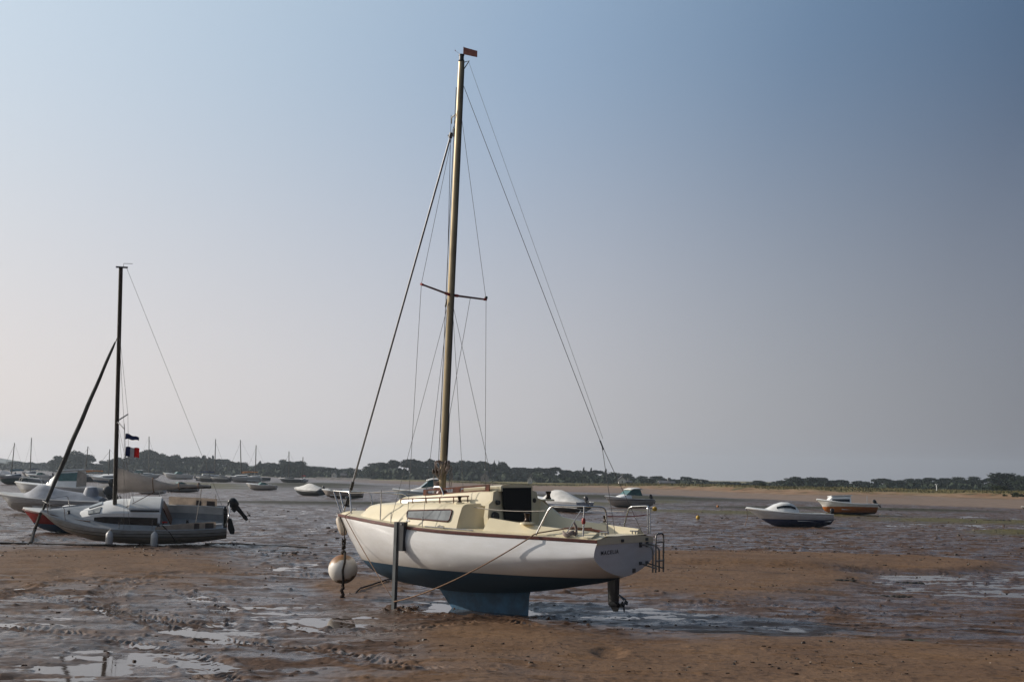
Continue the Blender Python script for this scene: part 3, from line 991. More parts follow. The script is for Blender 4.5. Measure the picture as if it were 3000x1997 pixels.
# pulpit, mast hoop and pushpits
def rail(nm, paths, r=.0135, m='steel'):
    mb = MB()
    for p in paths: mb.tube(p, r, 8)
    return mb.build(nm, M[m], yacht, 60)
rail('pulpit', [arc_path([(5.62, .30, sh_z(5.6) + .03), (5.70, .27, 1.92), (6.30, .11, 1.93), (6.36, 0, 1.93), (6.30, -.11, 1.93), (5.70, -.27, 1.92), (5.62, -.30, sh_z(5.6) + .03)], .07),
                [(6.31, .08, 1.93), (6.12, .05, sh_z(6.1) + .03)], [(6.31, -.08, 1.93), (6.12, -.05, sh_z(6.1) + .03)],
                arc_path([(5.72, -.27, 1.92), (5.05, -.55, 1.90), (4.85, -.72, sh_z(4.85) + .04)], .12)])
rail('mast_hoop', [arc_path([(3.18, .56, 1.80), (3.33, .53, 2.062), (3.50, .50, 2.055), (3.50, .50, 2.04)], .06), [(3.505, .50, 2.05), (3.505, .53, 1.78)]])
rail('pushpit', [arc_path([(1.06, .93, sh_z(1.06) + .03), (.82, .88, 1.82), (.16, .81, 1.825), (.09, .45, 1.81), (.06, .42, 1.40)], .10, 8), [(.24, .82, 1.822), (.24, .84, 1.37)]])
rail('pushpit', [arc_path([(.62, -.90, sh_z(.6) + .03), (.45, -.84, 1.80), (.04, -.80, 1.825), (.02, -.79, 1.37)], .08, 8), arc_path([(.06, -.79, 1.82), (.03, -.72, 1.80), (.02, -.72, 1.38)], .05)])
mb = MB()
mb.lathe([(.02, -.04), (.03, -.02), (.03, .03), (.018, .05)], (.24, .83, 1.60), 10)
mb.build('pole_clip', M['red'], yacht, 40)
mb = MB()
mb.lathe([(.0, -.04), (.03, -.03), (.04, 0), (.03, .03), (0, .04)], (-.02, -.86, 1.78), 12)
mb.build('stern_light', M['yellow'], yacht, 40)
mb = MB()
mb.tube(sag((.09, .44, 1.68), (.04, -.78, 1.69), .02), .008, 6)
mb.build('safety_strap', M['red'], yacht, 40)
for a, b, s in (((5.70, .27, 1.90), (3.50, .50, 2.055), .02), ((3.16, .60, 1.82), (.90, .90, 1.74), .06), ((5.05, -.55, 1.9), (2.9, -1.05, 1.86), .03), ((2.9, -1.05, 1.86), (.55, -.86, 1.72), .05)):
    mb = MB()
    mb.tube(sag(a, b, s), .0052, 5)
    mb.build('guard_wire', M['rope_pale'], yacht, 40)
for u, v, zt in ((4.35, .90, 1.985), (2.9, -1.05, 1.88)):
    mb = MB()
    mb.tube([(u, v, sh_z(u) + .02), (u, v, zt)], .011, 8)
    mb.build('stanchion', M['steel'], yacht, 40)
# tiller, boat hook, outboard bracket things lying round the cockpit
mb = MB()
mb.tube([(.28, .05, 1.40), (.55, .10, 1.44), (.85, .18, 1.46), (1.02, .20, 1.44)], .022, 8)
mb.build('tiller', M['wood'], yacht, 50)
mb = MB()
mb.tube([bpx(1655, 1569, .86), bpx(1702, 1495, .62)], .009, 6)
mb.build('whip_aerial', M['steel'], yacht, 40)
mb = MB()
for k in range(3):
    mb.tube([(.52 + .10 * math.cos(a) , .80 + .08 * math.sin(a), 1.38 + .02 * k + .02 * math.sin(3 * a)) for a in np.linspace(0, 5.9, 18)], .014, 6)
mb.tube([(.40, .78, 1.40), (.40, .80, 1.52), (.44, .80, 1.57)], .02, 6)
mb.build('sheet_tail', M['rope_grey'], yacht, 60)

# mast with fittings
mast_t, mast_b = Vector((3.535, 0, 9.66)), Vector((3.745, 0, 1.93))
def mpt(z): return mast_b.lerp(mast_t, (z - mast_b.z) / (mast_t.z - mast_b.z))
mb = MB()
rings = []
for z in np.linspace(1.90, 9.66, 14):
    c = mpt(z)
    s = 1 - .12 * max(0, (z - 8) / 1.7)
    rings.append([(c.x + .072 * s * math.cos(a), .052 * s * math.sin(a), z) for a in np.linspace(0, 2 * math.pi, 18, endpoint=False)])
mb.loft(rings, close=True)
mast = mb.build('mast', M['alu'], yacht, 50)
mb = MB()
c = mpt(9.66)
mb.lathe([(.050, 0), (.055, .01), (.055, .03), (.045, .035), (.045, .11), (.052, .115), (.052, .135), (0, .14)], c, 14)
mb.tube([(c.x - .05, 0, 9.50), (c.x - .18, 0, 9.645), (c.x - .05, 0, 9.64)], .010, 6)
mb.build('masthead_fitting', M['black'], mast, 40)
mb = MB()
v0 = Vector((c.x - .03, -.02, 9.80))
e = Vector((-.16, -.19, -.03)).normalized()
mb.prism([v0, v0 + e * .255, v0 + e * .255 + Vector((0, 0, .12)), v0 + Vector((0, 0, .135))], (.004, .006, 0))
mb.tube([v0 + Vector((0, 0, -.02)), v0 + Vector((0, 0, .14))], .006, 6)
mb.lathe([(0, -.012), (.012, 0), (0, .012)], (c.x + .10, .06, 9.875), 8)
mb.tube([(c.x + .10, .06, 9.87), (c.x + .02, 0, 9.80)], .002, 4)
mb.build('wind_vane', M['flagor'], mast, 30)
mb = MB()                                                     # luff groove, dark, on the aft face
mb.hexa([(mpt(2.6).x - .070, -.012, 2.6), (mpt(2.6).x - .078, -.012, 2.6), (mpt(2.6).x - .078, .012, 2.6), (mpt(2.6).x - .070, .012, 2.6), (mpt(9.5).x - .062, -.012, 9.5), (mpt(9.5).x - .07, -.012, 9.5), (mpt(9.5).x - .07, .012, 9.5), (mpt(9.5).x - .062, .012, 9.5)])
mb.build('mast_track', M['black'], mast, 0)
M['spreader'] = mat('red_brown_spar', (.20, .095, .085), .45, .2, dirt=.3, scale=6)
sp_tip = {1: Vector((3.60, .86, 5.50)), -1: Vector((3.42, -.72, 5.42))}
for s in (1, -1):
    mb = MB()
    a = mpt(5.43) + Vector((0, .05 * s, 0))
    mb.tube([a, sp_tip[s]], .020, 8, .016)
    o = mb.build('spreader', M['spreader'], mast, 50)
    d = (sp_tip[s] - a).normalized()
    for q0, q1, rr0 in ((a - d * .02, a + d * .11, .027), (sp_tip[s] - d * .05, sp_tip[s] + d * .01, .022)):
        mb = MB()
        mb.tube([q0, q1], rr0, 8)
        mb.build('spreader_boot', M['red'], o, 50)
mb = MB()
mb.lathe([(0, -.03), (.026, -.02), (.03, .0), (.026, .02), (0, .03)], sp_tip[-1] + Vector((0, 0, .035)), 10)
mb.build('steaming_light', M['black'], mast, 40)
# furled headsail foil and the wires
M['foil'] = mat('dull_foil', (.24, .24, .25), .45, .5, dirt=.25, scale=3)
fo_t, fo_b = bpx(1320, 400, 0), bpx(1033, 1415, 0)
mb = MB()
mb.tube([fo_b, fo_t], .019, 10)
mb.build('forestay_foil', M['foil'], yacht, 50)
mb = MB()
d = (fo_t - fo_b).normalized()
mb.tube([fo_t - d * .03, fo_t + d * .07], .036, 10)
mb.tube([fo_t + Vector((-.05, 0, .02)), fo_t + Vector((.05, 0, .02))], .02, 8)
mb.build('foil_cap', M['black'], yacht, 40)
mb = MB()
mb.tube([fo_b - d * .13, fo_b + d * .03], .032, 10)
mb.build('foil_collar', M['black'], yacht, 40)
mb = MB()
dr_c = bpx(1018, 1468, 0)
mb.lathe([(.02, -.09), (.065, -.085), (.065, -.07), (.04, -.06), (.04, .05), (.065, .06), (.065, .075), (.02, .09)], dr_c, 14, d)
mb.build('furling_gear', M['black'], yacht, 40)
mb = MB()
mb.tube([fo_b, dr_c, (6.13, 0, 1.50)], .012, 6)
mb.build('forestay_link', M['steel'], yacht, 40)
def wire(nm, pts, r=.0042, m='wire'):
    mb = MB()
    mb.tube(pts, r, 5)
    return mb.build(nm, M[m], yacht, 60)
top = mpt(9.45)
wire('forestay', [fo_t + d * .05, mpt(8.62) + Vector((.06, 0, 0))])
wire('backstay', [mpt(9.30) + Vector((-.03, .0, 0)), bpx(1763, 1303, 0)], .0055)
lo = bpx(1763, 1303, 0)
mb = MB()
mb.tube([lo + (mpt(9.3) - lo).normalized() * .08, lo - (mpt(9.3) - lo).normalized() * .08], .012, 6)
mb.build('turnbuckle', M['dark'], yacht, 40)
wire('backstay', [lo, (.03, .26, 1.40)], .005)
wire('backstay', [lo, (.03, -.56, 1.40)], .005)
wire('topping_lift', [(mpt(9.6).x - .17, 0, 9.63), tuple(lo + Vector((-.02, 0, .10)))], .003)
for s in (1, -1):
    t = sp_tip[s]
    wire('cap_shroud', [mpt(8.75) + Vector((0, .05 * s, 0)), t, (3.60, s * (sh_b(3.6) - .06), sh_z(3.6) + .05)])
    wire('lower_shroud', [mpt(5.30) + Vector((0, .05 * s, 0)), (4.02, s * (sh_b(4.0) - .06), sh_z(4.0) + .05)], .004)
    wire('lower_shroud', [mpt(5.30) + Vector((0, .05 * s, 0)), (3.25, s * (sh_b(3.25) - .06), sh_z(3.25) + .05)], .004)
    for u in (3.60, 4.02, 3.25):
        mb = MB()
        mb.tube([(u, s * (sh_b(u) - .06), sh_z(u) + .02), (u, s * (sh_b(u) - .065), sh_z(u) + .20)], .009, 6)
        mb.build('rigging_screw', M['steel'], yacht, 40)
wire('flag_halyard', [sp_tip[-1].lerp(mpt(5.43), .45), (mpt(3.2).x - .08, -.02, 3.3), (mpt(2.4).x - .09, 0, 2.45)], .0045)
wire('jib_halyard', [mpt(9.2) + Vector((.075, .02, 0)), mpt(6.5) + Vector((.095, .02, 0)), mpt(5.0) + Vector((.085, .03, 0)), mpt(3.0) + Vector((.085, .02, 0))], .006, 'rope_dark')
wire('main_halyard', [mpt(8.75) + Vector((.16, .03, -.05)), mpt(8.0) + Vector((.14, .03, 0)), mpt(6.0) + Vector((.09, .02, 0)), mpt(2.5) + Vector((.085, .03, 0))], .005, 'rope_dark')
mb = MB()
mb.tube([mpt(8.72) + Vector((.06, 0, 0)), mpt(8.70) + Vector((.17, 0, -.04)), mpt(8.55) + Vector((.17, 0, 0))], .014, 6)
mb.build('halyard_crane', M['steel'], mast, 40)
for q0, q1 in ((mpt(8.45) + Vector((.10, 0, 0)), mpt(8.30) + Vector((.10, 0, 0))), (mpt(5.36) + Vector((.07, .02, 0)), mpt(5.22) + Vector((.10, .02, 0)))):
    mb = MB()
    mb.tube([q0, q1], .018, 6)
    mb.build('halyard_block', M['steel'], mast, 40)
# coiled halyards on the mast foot
mb = MB()
rr_ = random.Random(4)
for k in range(16):
    a0 = rr_.uniform(0, 6.28)
    cz = 2.50 - .04 * rr_.random()
    ox, oy = .10 * math.cos(a0), .10 * math.sin(a0)
    q = mpt(cz)
    wv = .11 + .09 * rr_.random()
    hh = .13 + .18 * rr_.random()
    mb.tube([(q.x + ox * (.8 + .5 * math.sin(t)) - oy * wv * 4 * math.cos(t) * .3, oy * (.8 + .9 * math.sin(t)) + ox * wv * 4 * math.cos(t) * .3, cz - hh * (1 - math.cos(t)) / 2 + .05 * math.sin(t)) for t in np.linspace(0, 6.28, 14)], .011, 5)
for k in range(7):
    q = mpt(2.05)
    mb.tube([(q.x + .10 + .03 * math.sin(t + k), .03 * math.cos(2 * t + k) + .02 * k - .05, 2.05 + .10 * math.cos(t)) for t in np.linspace(0, 6, 14)], .008, 5)
for sx in (.14, -.12, -.15):
    mb.tube([(mpt(2.4).x + sx, sx * .3, 2.42), (mpt(2.2).x + sx * 1.1, sx * .4, 2.22), (mpt(2.0).x + sx, sx * .3, 1.98)], .007, 5)
mb.build('halyard_coil', M['rope_grey'], mast, 60)
mb = MB()
mb.lathe([(.055, 0), (.055, .02), (.036, .03), (.034, .09), (.05, .11), (.02, .12)], mpt(2.32) + Vector((.05, .05, 0)), 14, Vector((.7, .7, 0)))
mb.build('mast_winch', M['winch'], mast, 40)
mb = MB()
mb.lathe([(.12, -.12), (.11, -.02), (.085, .02)], (3.745, 0, 1.97), 16)
mb.build('mast_step', M['strake'], yacht, 40)

# beaching leg clamped to the port side
mb = MB()
lu, lv = 3.73, 1.135
w_ = .031
mb.hexa([(lu - w_ + .01, lv + .0, -.03), (lu + w_ + .01, lv, -.03), (lu + w_ + .01, lv + .07, -.03), (lu - w_ + .01, lv + .07, -.03), (lu - w_ - .03, lv + .03, 1.475), (lu + w_ - .03, lv + .03, 1.475), (lu + w_ - .03, lv + .10, 1.475), (lu - w_ - .03, lv + .10, 1.475)])
leg = mb.build('beaching_leg', M['galv'], yacht, 0)
mb = MB()
mb.hexa([(lu - .17, lv - .02, 1.00), (lu - .06, lv - .02, 1.00), (lu - .06, lv + .07, 1.00), (lu - .17, lv + .07, 1.00), (lu - .20, lv - .01, 1.475), (lu - .065, lv - .01, 1.475), (lu - .065, lv + .085, 1.475), (lu - .20, lv + .085, 1.475)])
mb.build('leg_bracket', M['dark'], leg, 0)
mb = MB()
mb.tube([(lu - .16, lv + .06, 1.44), (lu - .16, lv + .11, 1.44)], .014, 8)
mb.build('leg_bolt', M['steel'], leg, 40)
mb = MB()
mb.tube([(lu - .13, lv - .05, 1.49), (lu - .21, lv - .05, 1.49)], .014, 8)
mb.build('leg_bolt', M['steel'], leg, 40)

# outboard leg hanging below the stern well
mb = MB()
def oring(z, ua, uf, th): return [(uf, 0, z), (uf - .05, th, z), (ua + .05, th, z), (ua, 0, z), (ua + .05, -th, z), (uf - .05, -th, z)]
mb.loft([oring(.78, .10, .325, .05), oring(.62, .105, .325, .05), oring(.42, .11, .315, .045), oring(.36, .11, .312, .035), oring(.30, .13, .308, .04)], close=True)
mb.loft([oring(.345, .12, .305, .05), oring(.30, .06, .31, .06), oring(.27, .08, .29, .05)], close=True)
mb.prism([(.13, .02, .47), (.005, .05, .395), (.005, -.05, .395), (.13, -.02, .47)], (0, 0, -.012))
mb.prism([(.28, -.008, .29), (.10, -.008, .29), (.13, -.008, .20), (.21, -.008, .195)], (0, .016, 0))
leg2 = mb.build('outboard_leg', M['black'], yacht, 40)
mb = MB()
mb.lathe([(.02, -.02), (.035, 0), (.03, .05), (0, .07)], (.07, 0, .305), 10, Vector((-1, 0, 0)))
for k in range(3):
    a = 2.1 * k + .4
    r0 = Vector((.03, 0, .305))
    e1 = Vector((.0, math.cos(a), math.sin(a)))
    e2 = Vector((0, -math.sin(a), math.cos(a)))
    mb.prism([r0 + e1 * .02, r0 + e1 * .06 + e2 * .05 + Vector((-.02, 0, 0)), r0 + e1 * .105 + e2 * .02 + Vector((-.02, 0, 0)), r0 + e1 * .09 - e2 * .03, r0 + e1 * .03 - e2 * .02], (-.008, 0, 0))
mb.build('propeller', M['dark'], leg2, 0)

# name and plate on the transom
cu = bpy.data.curves.new('name', 'FONT')
cu.body = 'MACELIA'
cu.size = .105
cu.space_character = 1.28
cu.offset = .0012
cu.extrude = .001
to = bpy.data.objects.new('tmp', cu)
col.objects.link(to)
dg = bpy.context.evaluated_depsgraph_get()
tme = bpy.data.meshes.new_from_object(to.evaluated_get(dg))
bpy.data.objects.remove(to)
xs = [v.co.x for v in tme.vertices]
sx_ = .505 / (max(xs) - min(xs))
for v in tme.vertices:
    v.co = Vector((-.004 - v.co.z, .715 - (v.co.x - min(xs)) * sx_, 1.102 + v.co.y * .80 + .02 * (v.co.x - min(xs))))
tme.materials.clear()
tme.materials.append(M['letter'])
no = bpy.data.objects.new('name_lettering', tme)
no.parent = yacht
col.objects.link(no)
mb = MB()
for k in range(3):
    mb.box((-.004, -.22 - .035 * k, .825), (.006, .025, .065))
mb.build('engine_vent', M['greytrim'], yacht, 0)

# folding boarding ladder at the transom
M['ladder'] = mat('dull_steel', (.20, .19, .18), .4, .7, dirt=.3, scale=10)
mb = MB()
for (va, vb_) in ((-.42, -.66),):
    u1, u2 = -.30, -.24
    mb.tube(arc_path([(u1, va, .80), (u1, va, 1.40), (u1, vb_, 1.41), (u1, vb_, .80)], .08), .014, 8)
    for z in (1.27, .98): mb.box((u1, (va + vb_) / 2, z), (.035, abs(vb_ - va), .022))
    mb.tube(arc_path([(-.0, va - .02, 1.22), (-.14, va - .02, 1.22), (-.235, va - .02, 1.16), (-.235, va - .02, .80)], .10), .014, 8)
    mb.tube(arc_path([(-.0, vb_ + .02, 1.22), (-.14, vb_ + .02, 1.22), (-.235, vb_ + .02, 1.16), (-.235, vb_ + .02, .80)], .10), .014, 8)
    mb.tube([(0, va - .02, .93), (-.31, va - .02, .86)], .012, 8)
    mb.tube([(0, vb_ + .02, .93), (-.31, vb_ + .02, .86)], .012, 8)
lad = mb.build('boarding_ladder', M['ladder'], yacht, 50)
for v in (-.44, -.64):
    for z, s in ((1.22, .08), (.93, .05)):
        mb = MB()
        mb.box((-.012, v, z), (.02, .06, s))
        mb.build('ladder_bracket', M['galv'], lad, 0)
for v in (.12, -.62):
    mb = MB()
    mb.box((-.02, v, 1.30), (.012, .07, .045))
    mb.build('transom_fitting', M['dark'], yacht, 0)
def yw(p): return yacht.matrix_basis @ Vector(p)

# things on and round the yacht: buoy, bow fender, ropes
bc = yw((5.78, .3, .535))
by = empty('mooring_buoy', bc + Vector((0, 0, -.27)))
tag(by, 'big white rust-stained mooring buoy with weedy underside hanging below the yacht bow', 'buoy')
m, t, p = newmat('stained_buoy')
tc = t.nodes.new('ShaderNodeTexCoord')
sx = t.nodes.new('ShaderNodeSeparateXYZ')
t.links.new(tc.outputs['Object'], sx.inputs[0])
nz = noise_node(t, 6, 6)
f = fmath(t, 'ADD', sx.outputs['Z'], fmath(t, 'MULTIPLY', fmath(t, 'SUBTRACT', nz.outputs['Fac'], .5), .22))
f = fmath(t, 'SUBTRACT', f, fmath(t, 'MULTIPLY', sx.outputs['X'], .30))
rp = ramp(t, fmath(t, 'DIVIDE', f, .54), [(.10, (.02, .018, .012)), (.15, (.10, .06, .025)), (.21, (.60, .56, .49)), (.76, (.64, .61, .56)), (.82, (.30, .17, .07)), (.92, (.20, .09, .035))])
t.links.new(rp.outputs['Color'], p.inputs['Base Color'])
p.inputs['Roughness'].default_value = .5
mb = MB()
mb.lathe([(.265 * math.sin(a), .27 - .262 * math.cos(a)) for a in np.linspace(0.02, 3.12, 22)], (0, 0, 0), 28)
mb.build('float', m, by, 60)
mb = MB()
mb.tube([(.04, -.12, .56), (.06, -.245, .42), (.03, -.27, .27), (.04, -.22, .10), (.02, -.06, -.02)], .022, 8)
mb.lathe([(.03, 0), (.05, .03), (.05, .06), (.02, .09)], (0, 0, .52), 10)
mb.build('strap', M['rope_dark'], by, 50)
mb = MB()
for k in range(6): mb.lathe([(.0, -.04), (.03, -.015), (.032, .015), (.0, .045)], (.015 * math.sin(k * 2.1), .02 * math.cos(k * 1.7), -.03 - .04 * k), 8)
mb.build('shackle_chain', M['rust'], by, 40)
mb = MB()
a = bc + Vector((.02, 0, -.5))
pts = [a, a + Vector((.12, -.02, -.06))] + [Vector((q.x, q.y, gz(q.x, q.y) + .03)) for q in [a.lerp(at(1190, 1690), k / 9) for k in range(2, 10)]]
mb.tube([q + Vector((.012 * math.sin(k * 2.3), .012 * math.cos(k * 1.9), .006 * math.sin(k * 3.1))) for k, q in enumerate([pts[i].lerp(pts[i + 1], f / 6) for i in range(len(pts) - 1) for f in range(6)])], .017, 6)
ch = mb.build('ground_chain', M['rust'], smooth=50)
tag(ch, 'rusty weed-covered mooring chain lying on the mud from the white buoy to under the yacht', 'chain')
mb = MB()
s0 = yw((6.20, .02, 1.50))
mb.tube([s0, bc + Vector((0, 0, .72)), bc + Vector((.01, 0, .50)), bc + Vector((0, -.02, .28))], .011, 6)
for k in range(6):
    mb.tube([bc + Vector((.03 * math.cos(t_ + k), .03 * math.sin(t_), .38 + .028 * k + .03 * math.sin(t_ * 1.7))) for t_ in np.linspace(0, 6, 10)], .012, 5)
tag(mb.build('buoy_rope', M['rope_dark'], smooth=60), 'dark knotted rope holding the white mooring buoy under the yacht bow', 'rope')

fe = empty('bow_fender', yw((6.06, .03, 1.36)))
tag(fe, 'cream oval fender pressed against the stem of the white yacht', 'fender')
mb = MB()
ax = (yw((5.95, .05, 1.12)) - yw((6.12, .03, 1.42))).normalized()
c0 = yw((6.115, .03, 1.29)) - fe.location
mb.lathe([(0, -.19), (.05, -.175), (.075, -.12), (.082, 0), (.075, .12), (.05, .175), (0, .19)], c0, 16, ax)
mb.build('fender_body', mat('cream_fender', (.52, .43, .33), .5, dirt=.25, scale=6), fe, 60)
mb = MB()
mb.tube([c0 - ax * .19, c0 - ax * .27], .02, 6)
mb.build('fender_eye', M['fender'], fe, 50)

foot = (3.75, 1.16, .17)
mb = MB()
P0 = [(.30, .50, 1.49), (.62, .72, 1.475), (.98, .96, 1.40), (1.03, 1.03, 1.37)]
a_, b_ = Vector((1.06, 1.07, 1.33)), Vector((3.70, 1.22, .17))
P1 = [a_.lerp(b_, k / 20) + Vector((0, .17 * 4 * (k / 20) * (1 - k / 20), -.15 * 4 * (k / 20) * (1 - k / 20))) for k in range(21)]
mb.tube([yw(q) for q in P0 + P1], .0105, 7)
tag(mb.build('stern_line', M['rope_or'], smooth=60), 'long tan mooring rope slanting across the white hull from the cockpit to the grey leg', 'rope')
mb = MB()
a = yw((5.55, .52, 1.51))
mb.tube([yw((5.62, .30, 1.56)), a] + sag(yw((5.53, .545, 1.47)), yw(foot), .03, 12), .0075, 6)
tag(mb.build('bow_line', M['rope_or'], smooth=60), 'thin rope running from the bow pulpit down to the foot of the grey leg', 'rope')
# ------------------------------------------------------------ parts shared by the smaller boats
def outboard(parent, u, v, z, tilt=0.0, s=1.0, cowl='black', nm='outboard_motor'):
    q = Matrix.Rotation(tilt, 3, 'Y')
    def T(a, b, c): return Vector((u, v, z)) + q @ Vector((a * s, b * s, c * s))
    mb = MB()
    prof = [(-.02, .16, .10), (.06, .18, .13), (.20, .20, .135), (.32, .17, .12), (.38, .09, .07)]
    rings = []
    for zz, a, b in prof:
        rings.append([T(-.14 + a * math.cos(t), b * math.sin(t), zz) for t in np.linspace(0, 2 * math.pi, 14, endpoint=False)])
    mb.loft(rings, close=True)
    o = mb.build(nm, M[cowl], parent, 45)
    mb = MB()
    rings = []
    for zz, a, b, c in [(-.02, .11, .07, -.14), (-.3, .085, .045, -.15), (-.55, .075, .03, -.15), (-.62, .09, .02, -.15), (-.78, .05, .015, -.14)]:
        rings.append([T(c + a * math.cos(t), b * math.sin(t), zz) for t in np.linspace(0, 2 * math.pi, 10, endpoint=False)])
    mb.loft(rings, close=True)
    mb.loft([[T(.02 + .02 * math.cos(t), .02 * math.sin(t), -.62) for t in np.linspace(0, 6.28, 6)], [T(-.36, .01 * math.sin(t), -.62 + .02 * math.cos(t)) for t in np.linspace(0, 6.28, 6)]])
    mb.box(T(.0, 0, -.05), (.10 * s, .20 * s, .22 * s), q)
    sh = mb.build('motor_leg', M['dark'], o, 45)
    mb = MB()
    for k in range(3):
        a = k * 2.094
        c_, s_ = math.cos(a), math.sin(a)
        mb.prism([T(-.33, .02 * c_, -.62 + .02 * s_), T(-.30, .10 * c_ - .04 * s_, -.62 + .10 * s_ + .04 * c_), T(-.33, .13 * c_, -.62 + .13 * s_), T(-.36, .10 * c_ + .04 * s_, -.62 + .10 * s_ - .04 * c_)], q @ Vector((-.01 * s, 0, 0)))
    mb.build('propeller', M['dark'], o, 0)
    return o
def place(name, label, cat, px, py, L, head, heel=0, group=None, lift=0.0, trim=0):
    c = at(px, py)
    d = Vector((math.cos(R(head)), math.sin(R(head)), 0))
    b = c - d * L / 2
    zz = np.mean([gz(q.x, q.y) for q in (c, c + d * L * .3, c - d * L * .3)])
    o = empty(name, (b.x, b.y, max(zz, 0) + lift - .02), R(head), R(heel), R(trim))
    return tag(o, label, cat, group)
def small_hull(root, L, B, zb, zm, zs, m, draft=.0, vee=1.35, stem=.10, ns=26, nr=10, rake=0):
    h = B / 2
    H = dict(L=L, bs=spline([0, .25 * L, .5 * L, .72 * L, .87 * L, .96 * L, L], [h * .88, h * .98, h, h * .86, h * .52, h * .2, .01]),
             zs=spline([0, .5 * L, L], [zs, zm, zb]), ex=lambda u: 0, zf=lambda u: .04, n=lin([0, .5 * L, L], [vee + .35, vee + .15, vee - .15]),
             prof=[(0, .10 + draft), (.3 * L, .0 + draft * .4), (.6 * L, .0), (.76 * L, .06 * zb), (.88 * L, .28 * zb), ((1 - stem * .45) * L, .62 * zb), (L, zb)])
    if rake: H['prof'] = [(0, .16), (.12 * L, .02), (.3 * L, 0), (.58 * L, .0), (.66 * L, .05 * zb), (.76 * L, .27 * zb), (.88 * L, .62 * zb), (L, zb)]
    o, r = hull_obj(H, m, root, ns=ns, nr=nr)
    return H, o
def gunwale(root, H, m, r=.03, nm='rubbing_strake'):
    mb = MB()
    L = H['L']
    for s in (1, -1):
        mb.tube([(u, s * max(H['bs'](u), .012), H['zs'](u)) for u in np.linspace(0, L, 24)], r, 6)
    return mb.build(nm, m, root, 50)
def decking(root, H, m, fore=.5, side=.16, floor=.25, crown=.07, mfloor=None):
    L = H['L']
    mb = MB()
    mb.loft([[(u, H['bs'](u) * q, H['zs'](u) + .01 + crown * (1 - q * q)) for q in np.linspace(1, -1, 9)] for u in np.linspace(fore * L, L * .995, 14)], caps=False)
    rings = []
    for u in np.linspace(0.02 * L, fore * L, 10):
        b, z = H['bs'](u), H['zs'](u) + .01
        i_ = b - side
        rings.append([(u, b, z), (u, i_, z + .02), (u, i_ - .03, floor), (u, -i_ + .03, floor), (u, -i_, z + .02), (u, -b, z)])
    mb.loft(rings, caps=False)
    u = fore * L
    mb.add([(u, H['bs'](u) - side, H['zs'](u) + .02), (u, -H['bs'](u) + side, H['zs'](u) + .02), (u, -H['bs'](u) + side, floor), (u, H['bs'](u) - side, floor), (u, 0, H['zs'](u) + crown)], [(0, 3, 2, 1, 4)])
    mb.add([(.02 * L, H['bs'](0), H['zs'](0) + .01), (.02 * L, -H['bs'](0), H['zs'](0) + .01), (.02 * L, -H['bs'](0) + side, floor), (.02 * L, H['bs'](0) - side, floor)], [(0, 1, 2, 3)])
    return mb.build('deck', m, root, 30)
def cuddy(root, secs, m, nm='cabin', cap=True):
    """secs: (u, half width at foot, half width at top, z foot, z top)"""
    mb = MB()
    rings = []
    for u, vb, vt, z0, z1 in secs:
        half = [(vb, z0), (vt + .02, z1 - .10 * (z1 - z0)), (vt - .04, z1), (vt * .5, z1 + .03), (0, z1 + .04)]
        rings.append([(u, v, z) for v, z in half] + [(u, -v, z) for v, z in half[::-1][1:]])
    mb.loft(rings, caps=cap)
    return mb.build(nm, m, root, 40)
def pane_between(root, a, b, lo, hi, m, nm='window', off=.012):
    """dark side windows on both sides between two trunk sections, from height fraction lo to hi"""
    for s in (1, -1):
        P = []
        for (u, vb, vt, z0, z1), f in ((a, lo), (b, lo), (b, hi), (a, hi)):
            z = z0 + (z1 - z0) * f
            v = vb + (vt + .02 - vb) * f / .9 + off
            P.append(Vector((u, s * v, z)))
        mb = MB()
        mb.prism(P, (0, -s * .02, 0))
        mb.build(nm, m, root, 0)
def pane_strip(root, secs, lo, hi, m, nm='window', off=.02):
    for s in (1, -1):
        rings = []
        for (u, vb, vt, z0, z1) in secs:
            q = []
            for f in (lo, hi):
                q.append((u, s * (vb + (vt + .02 - vb) * f / .9 + off), z0 + (z1 - z0) * f))
            q += [(a, b - s * .03, c) for a, b, c in q[::-1]]
            rings.append(q)
        mb = MB()
        mb.loft(rings, close=True)
        mb.build(nm, m, root, 0)
def spar(root, u, z0, z1, rake=0, r=.05, m='alu_silver', lean=0):
    mb = MB()
    mb.tube([(u, 0, z0), (u - rake, lean, z1)], r, 8, r * .75)
    o = mb.build('mast', M[m], root, 50)
    return o
def stay(root, a, b, r=.01, nm='stay', m='wire'):
    mb = MB()
    mb.tube([a, b], r, 4)
    return mb.build(nm, M[m], root, 50)

# ------------------------------------------------------------ grey yacht lying on its bilge, left
gy = empty('sailing_yacht', (-8.66, 38.4, .175), R(192.9), R(-23.7))
gy.scale = (.935, .935, .935)
tag(gy, 'grey weathered sailing yacht lying on its bilge with a furled jib and tilted outboard', 'sailboat')
m_g = hull_mat('grey_yacht_hull', [(0, (.20, .185, .16)), (.10, (.26, .22, .18)), (.52, (.05, .045, .042)), (.545, (.30, .30, .29)), (.645, (.07, .06, .055)), (.665, (.34, .35, .35))], rough=.45, stain=.3, bottom_rough=.6, scum=(.10, .3, (.20, .15, .10)), spec=.35)  # lower bands darker and browner: shade under the heeled side put into the colour
GH = dict(L=5.75, bs=spline([0, 1, 2.2, 3.4, 4.4, 5.1, 5.5, 5.75], [.80, .92, .97, .95, .76, .45, .20, .01]), zs=spline([0, 2.5, 4.2, 5.75], [.78, .76, .80, .92]), ex=lambda u: .02, zf=lambda u: .10,
          n=lin([0, 2.5, 4.5, 5.75], [2.3, 2.3, 1.7, 1.3]), prof=[(0, .20), (1, .06), (2.2, 0), (3.6, .02), (4.5, .13), (5.0, .29), (5.4, .56), (5.75, .92)])
hull_obj(GH, m_g, gy, ns=40, nr=16)
